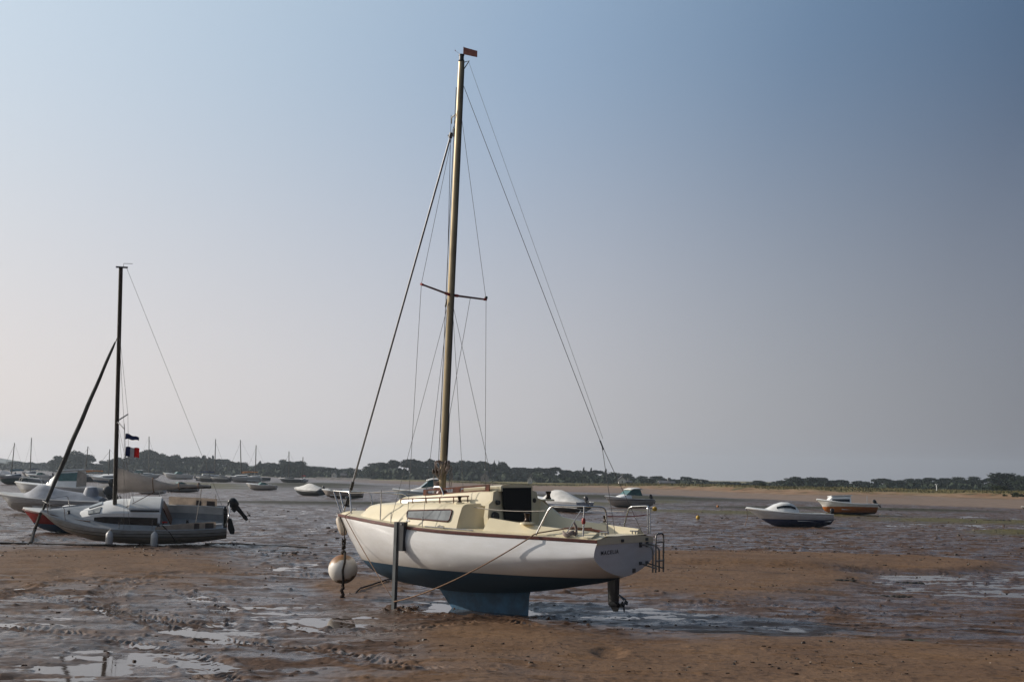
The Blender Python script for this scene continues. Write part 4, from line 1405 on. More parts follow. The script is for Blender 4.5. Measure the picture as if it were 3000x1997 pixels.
mb = MB()
for s in (1, -1):
    mb.tube([(u, s * max(GH['bs'](u), .01), GH['zs'](u) + .01) for u in np.linspace(0, 5.75, 30)], .025, 6)
mb.build('rubbing_strake', M['greyboat'], gy, 50)
decking(gy, GH, M['greyboat'], fore=.36, side=.20, floor=.38, crown=.06)
tk = [(4.62, .26, .20, .80, .84), (4.40, .36, .30, .80, .92), (3.80, .56, .44, .79, 1.14), (3.35, .62, .50, .78, 1.19), (2.7, .66, .52, .77, 1.20), (2.08, .68, .54, .76, 1.20)]
ct = cuddy(gy, tk, M['white'], 'cabin_trunk')
ct.data.set_sharp_from_angle(angle=R(18))
mb = MB()
for s in (1,):
    mb.loft([[(u, v, z) for v, z in ((.46, 1.20), (.44, 1.29), (.30, 1.32), (-.30, 1.32), (-.44, 1.29), (-.46, 1.20))] for u in (3.05, 2.95, 2.2, 2.10)])
pt = mb.build('sliding_hatch', M['white'], gy, 40)
for s in (1, -1):
    mb = MB()
    mb.tube([(3.0, s * .50, 1.225), (2.12, s * .50, 1.225)], .03, 6)
    mb.build('hatch_rail', M['dark'], gy, 40)
pane_strip(gy, [(4.1, .46, .37, .795, 1.03)] + tk[2:5] + [(2.16, .678, .538, .76, 1.20)], .10, .62, M['glass_dark'])
for s in (1, -1):
    mb = MB()
    P = [(4.30, s * .10, .985), (4.28, s * .30, .965), (3.92, s * .40, 1.085), (3.90, s * .10, 1.135)]
    mb.prism(P, (.02, 0, .035))
    mb.build('front_window', M['glass_grey'], gy, 0)
mb = MB()
mb.prism([(2.04, .28, 1.22), (2.04, -.28, 1.22), (1.78, -.25, .62), (1.78, .25, .62)], (-.04, 0, 0))
mb.build('washboard', M['wood'], gy, 0)
mb = MB()
mb.prism([(2.08, .62, .70), (2.08, .60, 1.16), (2.08, -.60, 1.16), (2.08, -.62, .70)], (-.02, 0, 0))
mb.build('bulkhead', M['greyboat'], gy, 0)
for s in (1, -1):                  # coamings and spray cloths along the cockpit
    mb = MB()
    mb.loft([[(u, s * (GH['bs'](u) - .24), .60), (u, s * (GH['bs'](u) - .24), .86), (u, s * (GH['bs'](u) - .18), .86), (u, s * (GH['bs'](u) - .16), .70)] for u in (.15, .8, 1.5, 2.1)])
    mb.build('coaming', M['offwhite'], gy, 0)
    fr = 1.9 if s < 0 else 2.2
    mb = MB()
    vv = lambda u: s * (GH['bs'](u) - .05)
    mb.loft([[(u, vv(u), .74), (u, vv(u) - s * .0, .74 + h), (u, vv(u) - s * .012, .74 + h), (u, vv(u) - s * .012, .74)] for u, h in ((.35, .26 if s > 0 else .33), (1.0, .27 if s > 0 else .34), (1.6, .22 if s > 0 else .34), (fr, .12 if s > 0 else .34))])
    cl = mb.build('spray_cloth', M['dodger'], gy, 0)
    for u0, u1 in ((.42, .68), (.86, 1.02)):
        mb = MB()
        mb.loft([[(u, vv(u) + s * .004, .76), (u, vv(u) + s * .004, .98), (u, vv(u) - s * .016, .98), (u, vv(u) - s * .016, .76)] for u in (u0, u1)])
        mb.build('cloth_panel', M['greydodger'], cl, 0)
gm = Vector((3.52, 0, 1.20))
mb = MB()
mb.tube([gm, (3.45, 0, 9.0)], .068, 12, .06)
gmast = mb.build('mast', M['alu_dark'], gy, 50)
mb = MB()
mb.box((3.42, 0, 9.02), (.34, .06, .04))
mb.tube([(3.37, 0, 9.02), (3.37, 0, 9.14), (3.11, .05, 9.16)], .008, 5)
mb.build('masthead_fitting', M['dark'], gmast, 0)
for s in (1, -1):
    mb = MB()
    mb.tube([(3.47, .05 * s, 4.05), (3.22, .62 * s, 4.05)], .020, 6)
    mb.build('spreader', M['alu_silver'] if s > 0 else M['dark'], gmast, 40)
    stay(gy, (3.46, .04 * s, 6.9), (3.22, .62 * s, 4.05), .005, 'shroud')
    stay(gy, (3.22, .62 * s, 4.05), (3.15, .95 * s, .80), .005, 'shroud')
    stay(gy, (3.47, .04 * s, 3.95), (2.95, .95 * s, .76), .004, 'shroud')
stay(gy, (3.28, 0, 9.0), (.02, 0, .80), .005, 'backstay')
stay(gy, (3.47, .02, 6.95), (3.60, 0, 6.55), .012, 'forestay_link')
mb = MB()
jb = Vector((5.68, 0, 1.0))
jt = Vector((3.58, 0, 6.65))
pts = [jb.lerp(jt, k / 24) for k in range(25)]
prof_r = [.035, .05, .05, .052, .055, .06, .062, .062, .062, .065, .062, .06, .06, .058, .055, .055, .052, .05, .048, .045, .042, .042, .04, .035, .02]
rings = []
tdir = (jt - jb).normalized()
xa = tdir.cross(Vector((0, 1, 0))).normalized()
ya = tdir.cross(xa)
for k, p_ in enumerate(pts):
    rr0 = prof_r[k] * 1.12
    rings.append([p_ + (xa * math.cos(a) + ya * math.sin(a)) * rr0 * (1 + .10 * math.sin(3 * a + k * 1.1)) for a in np.linspace(0, 2 * math.pi, 12, endpoint=False)])
mb.loft(rings, close=True)
mb.build('furled_jib', M['sail_dark'], gy, 60)
mb = MB()
mb.tube([(3.45, 0, 1.72), (.55, 0, 1.86)], .045, 10)
boom = mb.build('boom', M['alu_dark'], gy, 50)
mb = MB()                           # the mainsail bundled along the boom
rings = []
rs = random.Random(3)
for k in range(21):
    q = k / 20
    u = 3.44 - 2.85 * q
    top_ = 2.48 - .48 * min(q * 1.9, 1) - .08 * q
    bot = 1.58 + .10 * q + .22 * q
    wd = .07 + .08 * math.sin(math.pi * min(q * 1.3 + .08, 1)) * (1 - .3 * q)
    rings.append([(u, wd * math.cos(a) * (1 + .18 * math.sin(4 * a + k)), (top_ + bot) / 2 + (top_ - bot) / 2 * math.sin(a) + .015 * math.sin(k * 2.1 + 3 * a)) for a in np.linspace(0, 2 * math.pi, 16, endpoint=False)])
mb.loft(rings, close=True)
sb = mb.build('mainsail_bundle', M['sail'], gy, 60)
for u in (2.35, 1.55, .95):
    q = (3.34 - u) / 2.75
    mb = MB()
    t_, b_ = 2.48 - .48 * min(q * 1.9, 1) - .08 * q, 1.58 + .32 * q
    mb.tube([(u + .02 * math.sin(a), .17 * math.cos(a), (t_ + b_) / 2 + ((t_ - b_) / 2 + .02) * math.sin(a)) for a in np.linspace(0, 6.28, 14)], .014, 5)
    mb.build('sail_tie', M['rope_or'], sb, 50)
stay(gy, (.85, 0, 1.78), (1.0, .1, .55), .012, 'mainsheet', 'rope_pale')
stay(gy, (2.3, 0, 1.66), (3.2, .25, 1.2), .012, 'kicking_strap', 'rope_or')
mb = MB()
for s in (1, -1):
    mb.tube(arc_path([(5.5, .20 * s, .90), (5.55, .16 * s, 1.30), (5.0, .42 * s, 1.28), (4.95, .50 * s, .84)], .08), .012, 6)
mb.tube([(5.55, .16, 1.30), (5.70, 0, 1.30), (5.55, -.16, 1.30)], .012, 6)
mb.build('pulpit', M['steel'], gy, 50)
mb = MB()
mb.tube(arc_path([(.06, .62, .74), (-.06, .60, 1.16), (-.06, -.60, 1.20), (.06, -.62, .74)], .15), .018, 8)
mb.build('pushpit', M['steel'], gy, 50)
for p_ in ([(2.3, .90, .76), (2.3, .92, 1.10)], [(3.3, .89, .78), (3.3, .92, 1.02)], [(2.2, -.90, .76), (2.2, -.92, 1.22)], [(.4, -.86, .76), (.4, -.88, 1.20)]):
    mb = MB()
    mb.tube(p_, .012, 6)
    mb.build('stanchion', M['steel'], gy, 50)
# blocks, cleats and a coloured fender line that break up the deck
for u, v, z, m_ in ((2.12, .80, .82, 'dark'), (1.25, .30, .72, 'black'), (2.05, -.80, .84, 'dark'), (.9, -.82, .84, 'black'), (4.9, .10, .90, 'dark')):
    mb = MB()
    mb.lathe([(.05, 0), (.05, .03), (.035, .05), (.045, .11), (.0, .12)], (u, v, z), 10)
    mb.build('deck_fitting', M[m_], gy, 40)
mb = MB()
mb.tube([(1.95, .86, .98), (2.0, .95, .95), (1.75, .97, .70), (1.55, .95, .35)], .016, 6)
mb.build('sheet_end', M['rope_dark'], gy, 50)
mb = MB()
mb.tube(sag((5.45, .22, .93), (4.2, .55, .86), .03, 8), .02, 6)
mb.build('bow_warp', M['rope_or'], gy, 50)
mb = MB()
mb.tube([(2.0, .88, 1.02), (1.84, .90, 1.03)], .03, 8)
mb.build('orange_line', M['fred'], gy, 50)
outboard(gy, -.16, -.30, .98, R(38), .82)
mb = MB()
mb.prism([(-.02, .04, .78), (-.14, .04, .74), (-.26, .04, .34), (-.24, .04, .20), (-.12, .04, .20), (-.03, .04, .40)], (0, -.05, 0))
mb.build('rudder', M['dark'], gy, 0)
bpy.context.view_layer.update()
def gw(p): return gy.matrix_basis @ Vector(p)

def hang_fender(u, label):
    v = GH['bs'](u)
    p_ = gw((u, v + .10, .72))
    o = empty('fender', (p_.x + .02, p_.y - .12, p_.z - .40))
    o.scale = (1.35, 1.35, .88)
    tag(o, label, 'fender', 'white fenders hung along the grey yacht')
    mb = MB()
    mb.lathe([(0, 0), (.05, .02), (.075, .08), (.078, .30), (.075, .42), (.045, .49), (.02, .53), (0, .54)], (0, 0, 0), 16)
    mb.build('fender_body', M['fender'], o, 50)
    mb = MB()
    q_ = gw((u, v + .01, .80)) - o.location
    mb.tube([(0, 0, .52), (q_.x / 1.35, q_.y / 1.35, q_.z / .88)], .010, 5)
    mb.build('lanyard', M['rope_pale'], o, 50)
hang_fender(3.55, 'white sausage fender hung on the grey yacht below its dark cabin window')
hang_fender(2.20, 'white sausage fender hung on the grey yacht below its brown washboard')

# flags flown from the grey yacht's spreader
def flag(name, label, o3, wdt, hgt, mats, taper=0):
    o = empty(name, o3)
    tag(o, label, 'flag')
    nseg = 12
    bars = len(mats)
    def pt(i, z):
        q = i / nseg
        return (q * wdt, .05 * math.sin(q * 7) * q, z * (1 - taper * q) - .10 * q * q * wdt + .015 * math.sin(q * 9))
    for b_ in range(bars):
        i0, i1 = nseg * b_ // bars, nseg * (b_ + 1) // bars
        mb = MB()
        mb.loft([[pt(i, hgt), pt(i, hgt * .5), pt(i, 0), (pt(i, 0)[0], pt(i, 0)[1] + .004, pt(i, 0)[2]), (pt(i, hgt)[0], pt(i, hgt)[1] + .004, pt(i, hgt)[2])] for i in range(i0, i1 + 1)], close=True)
        mb.build('flag_stripe' if bars > 1 else 'flag_cloth', M[mats[b_]], o, 60)
fy = 37.0
flag('tricolour_flag', 'blue white and red flag flying beside the mast of the grey yacht', atd(367, 1337, fy), .40, .29, ['navy', 'fwhite', 'fred'])
flag('burgee', 'small dark blue pennant flying above the blue white and red flag', atd(367, 1286, fy), .40, .17, ['navy'], .45)
mb = MB()
mb.tube([atd(364, 1240, fy), atd(366, 1272, fy), atd(367, 1340, fy), atd(374, 1385, fy), atd(392, 1470, fy)], .008, 5)
tag(mb.build('flag_halyard', M['rope_pale'], smooth=50), 'thin line beside the grey yacht mast carrying its two flags', 'rope')
mb = MB()
q0 = gw((5.76, 0, .86))
mb.tube([q0, at(104, 1545, .25), at(88, 1592, .02)], .045, 8, .06)
tag(mb.build('anchor_rope', M['rope_dark'], smooth=50), 'thick dark rope running from the bow of the grey yacht down into the mud', 'rope')
mb = MB()
pts = [at(px, py) for px, py in ((-60, 1594), (60, 1596), (140, 1595), (250, 1601), (340, 1602))]
mb.tube([(q.x, q.y, gz(q.x, q.y) + .02) for q in pts], .03, 6)
tag(mb.build('ground_rope', M['rope_dark'], smooth=50), 'dark weedy rope lying on the mud in front of the grey yacht bow', 'rope')
mb = MB()
pts = [at(px, py) for px, py in ((600, 1597), (700, 1596), (780, 1600), (900, 1606))]
mb.tube([(q.x, q.y, gz(q.x, q.y) + .02) for q in pts], .022, 6)
tag(mb.build('ground_rope', M['rope_dark'], smooth=50), 'dark rope trailing over the mud behind the grey yacht stern', 'rope')

# ------------------------------------------------------------ boats on the flat behind
# red and blue hull behind the grey yacht's bow
b = place('motor_boat', 'small boat with red topsides and blue bottom, its bow showing behind the grey yacht', 'boat', 229, 1562, 4.0, 177, heel=-4)
m_ = hull_mat('red_blue_hull', [(0, (.015, .05, .12)), (.36, (.19, .007, .006))], rough=.6, stain=.2, spec=.12)
H, _ = small_hull(b, 4.0, 1.7, .80, .68, .64, m_, stem=.16)
gunwale(b, H, M['strake'], .03)
decking(b, H, M['offwhite'], fore=.5)
s_ = [(2.7, .40, .33, .70, .78), (2.5, .5, .42, .70, .92), (1.5, .56, .48, .68, .96)]
cuddy(b, s_, M['white']); pane_between(b, s_[1], s_[2], .25, .72, M['glass_dark'])

# silver-covered speedboat, far left
b = place('speedboat', 'grey speedboat with a long pointed bow and silver cover left of the grey yacht', 'boat', 150, 1506, 5.3, 181, heel=-5, lift=.02)
m_ = hull_mat('greyish_hull', [(0, (.20, .19, .18)), (.12, (.33, .32, .31)), (.62, (.52, .52, .52))], rough=.4, stain=.22)
H, _ = small_hull(b, 5.3, 2.0, .98, .82, .72, m_, stem=.2)
gunwale(b, H, M['offwhite'], .03)
decking(b, H, M['offwhite'], fore=.62)
mb = MB()
rings = []
for u, z, f in ((4.1, .95, .55), (3.7, 1.12, .8), (3.3, 1.42, .95), (2.9, 1.42, 1), (2.3, 1.22, 1.02), (1.4, 1.10, 1.02), (.6, .98, 1.02), (.2, .86, 1.02)):
    hb_ = H['bs'](u) * f
    zz = H['zs'](u) + .02
    rings.append([(u, v * hb_, zz - .08 + (z - zz + .08) * (1 - abs(v)**1.6)) for v in np.linspace(1, -1, 11)])
mb.loft(rings, caps=True)
mb.build('cover', M['cover'], b, 40)
mb = MB()
mb.lathe([(.0, .0), (.34, .02), (.36, .3), (.26, .55), (0, .62)], (.75, 0, .80), 14)
mb.build('covered_seat', M['cover'], b, 50)
o = outboard(b, -.08, 0, .92, R(42), 1.15, 'dark')

# white cabin motor boat with the red band
b = place('motor_boat', 'white cabin motor boat with a red band along its dark bottom and green tinted windows', 'boat', 178, 1477, 5.9, 179)
m_ = hull_mat('white_red_hull', [(0, (.05, .05, .05)), (.34, (.25, .025, .02)), (.50, (.44, .43, .40)), (.90, (.56, .57, .58))], rough=.35, stain=.18)
H, _ = small_hull(b, 5.9, 2.3, 1.30, 1.08, .98, m_, stem=.14)
gunwale(b, H, M['offwhite'], .035)
decking(b, H, M['white'], fore=.5, floor=.5)
s_ = [(3.75, .5, .4, 1.1, 1.3), (3.35, .80, .62, 1.1, 1.62), (2.9, .85, .66, 1.08, 2.02), (1.75, .88, .70, 1.06, 2.10)]
cuddy(b, s_, M['white'], 'pilothouse')
pane_between(b, s_[2], s_[3], .38, .88, M['glass_green']); pane_between(b, (3.6, .62, .5, 1.1, 1.45), s_[2], .45, .85, M['glass_green'], 'windscreen', .02)
mb = MB()
mb.hexa([(3.1, -.76, 2.06), (1.35, -.8, 2.14), (1.35, .8, 2.14), (3.1, .76, 2.06), (3.1, -.74, 2.11), (1.35, -.78, 2.2), (1.35, .78, 2.2), (3.1, .74, 2.11)])
mb.build('roof', M['white'], b, 0)
mb = MB()
mb.prism([(1.74, .70, 2.08), (1.2, .72, 1.9), (1.15, .78, 1.15), (1.74, .86, 1.1)], (0, -.03, 0))
mb.build('side_curtain', M['dodger'], b, 0)
mb = MB()
for s in (1, -1): mb.tube(arc_path([(5.6, .15 * s, 1.30), (5.5, .2 * s, 1.62), (4.0, .8 * s, 1.55), (3.8, .85 * s, 1.2)], .15), .014, 6)
mb.build('bow_rail', M['steel'], b, 50)
outboard(b, -.08, 0, 1.12, R(20), 1.2)

# generic far sailing boat
def far_sail(label, px, py, L, head, hullc, mast_px, rake=0.0, cover=None, group=None, heel=0, cat='sailboat', cabin='white', lean=0, jib=True):
    b = place('sailing_boat', label, cat, px, py, L, head, heel, group)
    m_ = hull_mat('far_hull', hullc, rough=.4, stain=.15)
    B = L * .35
    H, _ = small_hull(b, L, B, 1.05 * L / 6, .88 * L / 6, .84 * L / 6, m_, vee=1.7, stem=.2)
    gunwale(b, H, M['offwhite'], .03)
    decking(b, H, M['white'], fore=.36, floor=.3)
    k = L / 6
    s_ = [(.76 * L, .22 * B, .18 * B, .92 * k, 1.0 * k), (.68 * L, .30 * B, .25 * B, .9 * k, 1.18 * k), (.38 * L, .36 * B, .3 * B, .88 * k, 1.28 * k)]
    cuddy(b, s_, M[cabin], 'cabin_trunk')
    pane_between(b, s_[1], s_[2], .25, .7, M['glass_dark'])
    c = at(px, py)
    D = c.y
    (x0, y0), (x1, y1) = mast_px
    hgt = (y0 - y1) / F * D
    um = .56 * L
    z0 = 1.2 * k
    mo = spar(b, um, z0, z0 + hgt, rake, max(.055, D * .00042), 'alu_dark', lean)
    if jib: stay(b, (L * .97, 0, 1.08 * k), (um - rake * .9, lean * .9, z0 + hgt * .92), .018, 'furled_jib', 'sail_dark')
    stay(b, (um - rake, lean, z0 + hgt), (.05, 0, .9 * k), .009, 'backstay')
    if cover:
        mb = MB()
        mb.tube([(um - .1, 0, z0 + .55), (um - L * .2, 0, z0 + .62), (um - L * .46, 0, z0 + .60)], .17, 8, .09, 1.2)
        mb.build('sail_cover', M[cover], b, 50)
    return b
W = [(0, (.10, .11, .13)), (.14, (.64, .64, .63))]
DK = [(0, (.03, .035, .04)), (.2, (.045, .05, .06)), (.8, (.4, .4, .4))]
far_sail('dark green sailing boat with a blue cover, bow on at the far left edge', 40, 1420, 6.0, -100, [(0, (.015, .04, .04)), (.25, (.03, .09, .085)), (.70, (.45, .45, .45))], ((45, 1375), (70, 1284)), 0, 'blue_bottom', heel=9, lean=.8)
far_sail('navy sailing boat with a pale orange sail cover behind the grey yacht mast', 255, 1412, 6.0, -150, [(0, (.02, .022, .03)), (.6, (.03, .035, .055)), (.85, (.5, .5, .5))], ((256, 1385), (262, 1303)), .2, 'orange')
far_sail('white sailing boat with a blue bottom just left of the grey yacht mast', 325, 1416, 6.5, 195, [(0, (.02, .08, .18)), (.55, (.02, .12, .27)), (.62, (.70, .70, .69))], ((330, 1385), (350, 1310)), 0, None, heel=-10)
far_sail('white sailing boat with a slim mast seen just right of the flags', 430, 1403, 6.5, 12, W, ((408, 1385), (418, 1278)), .35, None)
far_sail('white sailing boat with an orange sail cover and a tall leaning mast', 712, 1413, 7.0, 183, [(0, (.05, .05, .06)), (.2, (.40, .42, .43))], ((708, 1390), (721, 1288)), -.45, 'orange')
far_sail('dark sailing boat on the far flat beside two covered motor boats', 622, 1410, 6.5, 10, DK, ((633, 1393), (637, 1289)), .1, 'navy')
far_sail('dark sailing boat with a thin mast behind the small white motor boat', 752, 1409, 6.0, 200, DK, ((758, 1395), (763, 1306)), -.1, None)
far_sail('dark fishing boat with a thin mast in front of the far wood', 850, 1415, 5.0, 170, DK, ((848, 1396), (854, 1320)), -.2, None, cabin='dark')
far_sail('tiny sailing boat with a red sail cover on the far channel', 886, 1415, 4.0, -100, W, ((887, 1398), (892, 1335)), 0, 'fred', jib=False)
far_sail('small white sailing boat with a leaning mast among the boats on the far left', 92, 1397, 6.0, -110, W, ((90, 1370), (97, 1272)), 0, 'navy', heel=6, lean=.6)
far_sail('sailing boat with a short slim mast far behind the grey yacht bundle', 600, 1402, 6.0, 20, W, ((593, 1396), (596, 1350)), 0, None)

# motor boats further off
def far_motor(label, px, py, L, head, hullc, style, heel=0, cover='cover', motor=R(35), seat=None, nm='motor_boat', B=None, rake=0, ms=.85):
    b = place(nm, label, 'boat', px, py, L, head, heel)
    m_ = hull_mat('motor_hull', hullc, rough=.35, stain=.15)
    B = B or L * .40
    H, _ = small_hull(b, L, B, .98 * L / 4.6, .78 * L / 4.6, .74 * L / 4.6, m_, stem=.16, rake=rake)
    k = L / 4.6
    gunwale(b, H, M['offwhite'], .03)
    if style in ('cuddy', 'dome', 'console', 'windscreen'):
        decking(b, H, M['white'], fore={'cuddy': .5, 'dome': .42, 'console': .78, 'windscreen': .5}[style], floor=.35 * k)
    if style == 'cuddy':
        s_ = [(.72 * L, .16 * L, .11 * L, .84 * k, .95 * k), (.60 * L, .18 * L, .13 * L, .8 * k, 1.12 * k), (.5 * L, .18 * L, .135 * L, .8 * k, 1.18 * k)]
        cuddy(b, s_, M['white'])
        mb = MB()
        T = [(.60 * L, .14 * L, 1.14 * k), (.47 * L, .13 * L, 1.62 * k), (.30 * L, .14 * L, 1.62 * k), (.26 * L, .16 * L, 1.05 * k)]
        for s in (1, -1):
            mb.prism([(u, s * v, z) for u, v, z in T], (0, -s * .015, 0))
        mb.prism([(.60 * L, .14 * L, 1.14 * k), (.47 * L, .13 * L, 1.62 * k), (.47 * L, -.13 * L, 1.62 * k), (.60 * L, -.14 * L, 1.14 * k)], (-.02, 0, 0))
        mb.build('windscreen', M['glass_green'], b, 0)
        mb = MB()
        mb.loft([[(u, v * .15 * L, z + .07 * (1 - v * v)) for v in np.linspace(1, -1, 7)] + [(u, v * .15 * L, z - .03) for v in (-1, 1)] for u, z in ((.50 * L, 1.60 * k), (.44 * L, 1.68 * k), (.30 * L, 1.70 * k), (.24 * L, 1.60 * k))], close=True)
        mb.build('canopy', M['cover_white'], b, 40)
    if style == 'windscreen':
        mb = MB()
        P = [(.62 * L, 0, .90 * k), (.52 * L, .17 * L, .84 * k), (.34 * L, .18 * L, .82 * k)]
        Q = [(.55 * L, 0, 1.22 * k), (.46 * L, .15 * L, 1.20 * k), (.32 * L, .165 * L, 1.0 * k)]
        for s in (1, -1):
            for i_ in range(2):
                a_, b_, c_, d_ = P[i_], P[i_ + 1], Q[i_ + 1], Q[i_]
                mb.prism([(q[0], s * q[1], q[2]) for q in (a_, b_, c_, d_)], (-.012, -s * .004, 0))
        mb.build('windscreen', M['glass_green'], b, 0)
        mb = MB()
        mb.box((.25 * L, 0, .72 * k), (.12 * L, .26 * L, .42 * k))
        mb.build('seat', M['offwhite'], b, 0)
    if style == 'dome':
        s_ = [(.80 * L, .07 * L, .05 * L, .84 * k, .9 * k), (.74 * L, .12 * L, .09 * L, .83 * k, .98 * k), (.66 * L, .15 * L, .11 * L, .82 * k, 1.18 * k), (.58 * L, .165 * L, .12 * L, .80 * k, 1.30 * k), (.50 * L, .17 * L, .12 * L, .79 * k, 1.30 * k), (.44 * L, .17 * L, .12 * L, .78 * k, 1.18 * k), (.40 * L, .17 * L, .13 * L, .77 * k, .95 * k)]
        cuddy(b, s_, M['white'])
        pane_strip(b, s_[2:6], .50, .78, M['glass_dark'])
    if style == 'console':
        mb = MB()
        mb.hexa([(.52 * L, -.11 * L, .4 * k), (.34 * L, -.11 * L, .4 * k), (.34 * L, .11 * L, .4 * k), (.52 * L, .11 * L, .4 * k), (.48 * L, -.09 * L, 1.08 * k), (.36 * L, -.10 * L, 1.10 * k), (.36 * L, .10 * L, 1.10 * k), (.48 * L, .09 * L, 1.08 * k)])
        mb.build('console', M['white'], b, 0)
    if style == 'tarp':
        mb = MB()
        rings = []
        for q, z in ((.97, .98), (.85, 1.02), (.68, 1.18), (.5, 1.42), (.38, 1.40), (.22, 1.15), (.05, .92)):
            u = q * L
            hb_ = H['bs'](u) * 1.03
            zz = H['zs'](u)
            rings.append([(u, v * hb_, zz - .10 + (z * k - zz + .10) * (1 - abs(v)**(1.3 + .25 * math.sin(9 * q)))) for v in np.linspace(1, -1, 11)])
        mb.loft(rings, caps=True)
        mb.build('cover', M[cover], b, 35)
    if style == 'tent':
        decking(b, H, M['white'], fore=.5, floor=.35 * k)
        mb = MB()
        rings = []
        for q, z, f in ((.92, .98, .5), (.80, 1.18, .8), (.70, 1.55, .92), (.62, 1.68, .95), (.48, 1.66, .98), (.40, 1.55, 1), (.2, 1.15, 1.02), (.03, .82, 1.02)):
            u = q * L
            hb_ = H['bs'](u) * f
            zz = H['zs'](u)
            rings.append([(u, v * hb_, zz - .05 + (z * k * .93 - zz + .05) * (1 - abs(v)**1.7)) for v in np.linspace(1, -1, 9)])
        mb.loft(rings, caps=True)
        mb.build('cover', M[cover], b, 14)
    if motor is not None:
        outboard(b, -.06, 0, .82 * k, motor, k * ms, 'black')
    return b
WB = [(0, (.10, .10, .11)), (.12, (.66, .66, .65)), (.62, (.75, .75, .74))]
nv_ = far_motor('white and navy speedboat with a rounded cabin top standing alone on the right-hand flat', 2308, 1544, 4.15, 181, [(0, (.012, .028, .10)), (.40, (.56, .57, .59)), (.74, (.70, .70, .69))], 'dome', motor=R(4), B=1.75, rake=1, ms=.6)
b = place('fishing_boat', 'small orange and white boat with a little white cabin beyond the navy speedboat', 'boat', 2478, 1511, 3.95, 184, heel=4)
m_ = hull_mat('orange_hull', [(0, (.06, .035, .025)), (.16, (.44, .135, .022)), (.52, (.70, .68, .65))], rough=.4, stain=.2)
H, _ = small_hull(b, 3.95, 1.75, 1.0, .72, .70, m_, vee=1.5, stem=.2)
gunwale(b, H, M['white'], .045)
decking(b, H, M['white'], fore=.62, floor=.32)
s_ = [(3.25, .36, .28, .80, .92), (3.02, .48, .38, .78, 1.18), (1.75, .54, .44, .74, 1.24)]
cuddy(b, s_, M['white']); pane_between(b, s_[1], (1.85, .54, .44, .74, 1.24), .22, .60, M['glass_dark'])
mb = MB()
mb.hexa([(3.08, -.42, 1.20), (1.65, -.48, 1.27), (1.65, .48, 1.27), (3.08, .42, 1.20), (3.05, -.40, 1.25), (1.67, -.46, 1.32), (1.67, .46, 1.32), (3.05, .40, 1.25)])
mb.build('roof', M['white'], b, 0)
outboard(b, -.05, 0, .80, R(48), .62)
mb = MB(); mb.tube([(.3, -.5, .75), (.28, -.5, 1.35)], .02, 6); mb.build('rod_post', M['alu_silver'], b, 40)

far_motor('white cabin boat with green windscreen and white canopy beyond the yacht stern', 1838, 1487, 4.0, 205, [(0, (.12, .10, .09)), (.15, (.48, .45, .42)), (.58, (.05, .05, .06)), (.63, (.60, .60, .60))], 'cuddy', motor=R(35), B=1.7)
far_motor('dark-hulled boat under a tall white cover behind the yacht cockpit', 1642, 1500, 4.2, 135, [(0, (.02, .022, .025)), (.40, (.05, .10, .22)), (.52, (.5, .52, .55))], 'tent', cover='cover_white', motor=R(40), B=1.9)
b = far_motor('white cabin cruiser with blue bottom partly hidden behind the yacht foredeck', 1250, 1482, 5.0, 190, [(0, (.03, .10, .20)), (.25, (.45, .47, .50)), (.70, (.58, .60, .62))], 'cuddy', motor=None, B=2.0)
far_motor('open white dinghy with a white console seen through the yacht pulpit', 1002, 1461, 3.6, 178, [(0, (.10, .075, .06)), (.30, (.34, .30, .27)), (.66, (.58, .57, .56))], 'console', motor=None, B=1.5)
far_motor('white boat under a peaked tarpaulin with a dark motor toward the viewer', 905, 1452, 3.9, 143, [(0, (.02, .03, .03)), (.3, (.06, .08, .09)), (.6, (.4, .4, .4))], 'tarp', heel=-6, cover='cover_white', motor=R(40), B=1.8)
far_motor('small white motor boat with dark bottom in front of the orange-covered sailboat', 765, 1437, 3.6, 178, [(0, (.04, .04, .045)), (.18, (.50, .48, .45))], 'windscreen', motor=None)
far_motor('white rubber dinghy with dark motor below the grey sail bundle', 436, 1448, 3.0, 172, WB, 'console', motor=R(30))
far_motor('long grey dinghy with tilted dark motor below the end of the grey sail bundle', 522, 1443, 3.9, 181, [(0, (.05, .055, .06)), (.2, (.30, .31, .32))], 'windscreen', motor=R(50))
far_motor('dark covered motor boat, left one of the dark pair under the thin masts', 605, 1412, 4.6, 165, DK, 'tarp', cover='dark', motor=R(30))
far_motor('dark covered motor boat, right one of the dark pair under the thin masts', 645, 1413, 4.4, 160, DK, 'tarp', cover='dark', motor=R(30))
far_motor('white motor boat with bright windscreen at the far left edge behind the cabin boat', 112, 1405, 5.0, 178, WB, 'windscreen')
far_motor('small white open boat nearest the dark green sailing boat', 88, 1420, 4.2, 178, WB, 'windscreen', motor=None)
far_motor('white boat with a dark cover cut off by the left edge of the picture', 2, 1404, 5.0, 176, WB, 'tarp', cover='cover')
far_motor('white motor boat with small cabin above the end of the grey sail bundle', 400, 1400, 5.5, 178, W, 'cuddy', motor=R(20))
far_motor('long low white boat on the far channel behind the grey sail bundle', 520, 1404, 7.0, 180, W, 'windscreen', motor=None, B=2.2)
far_motor('dark little boat cut off by the right edge of the picture', 3056, 1512, 3.2, 180, [(0, (.05, .03, .03)), (.5, (.10, .09, .07))], 'tarp', cover='dark', motor=None)

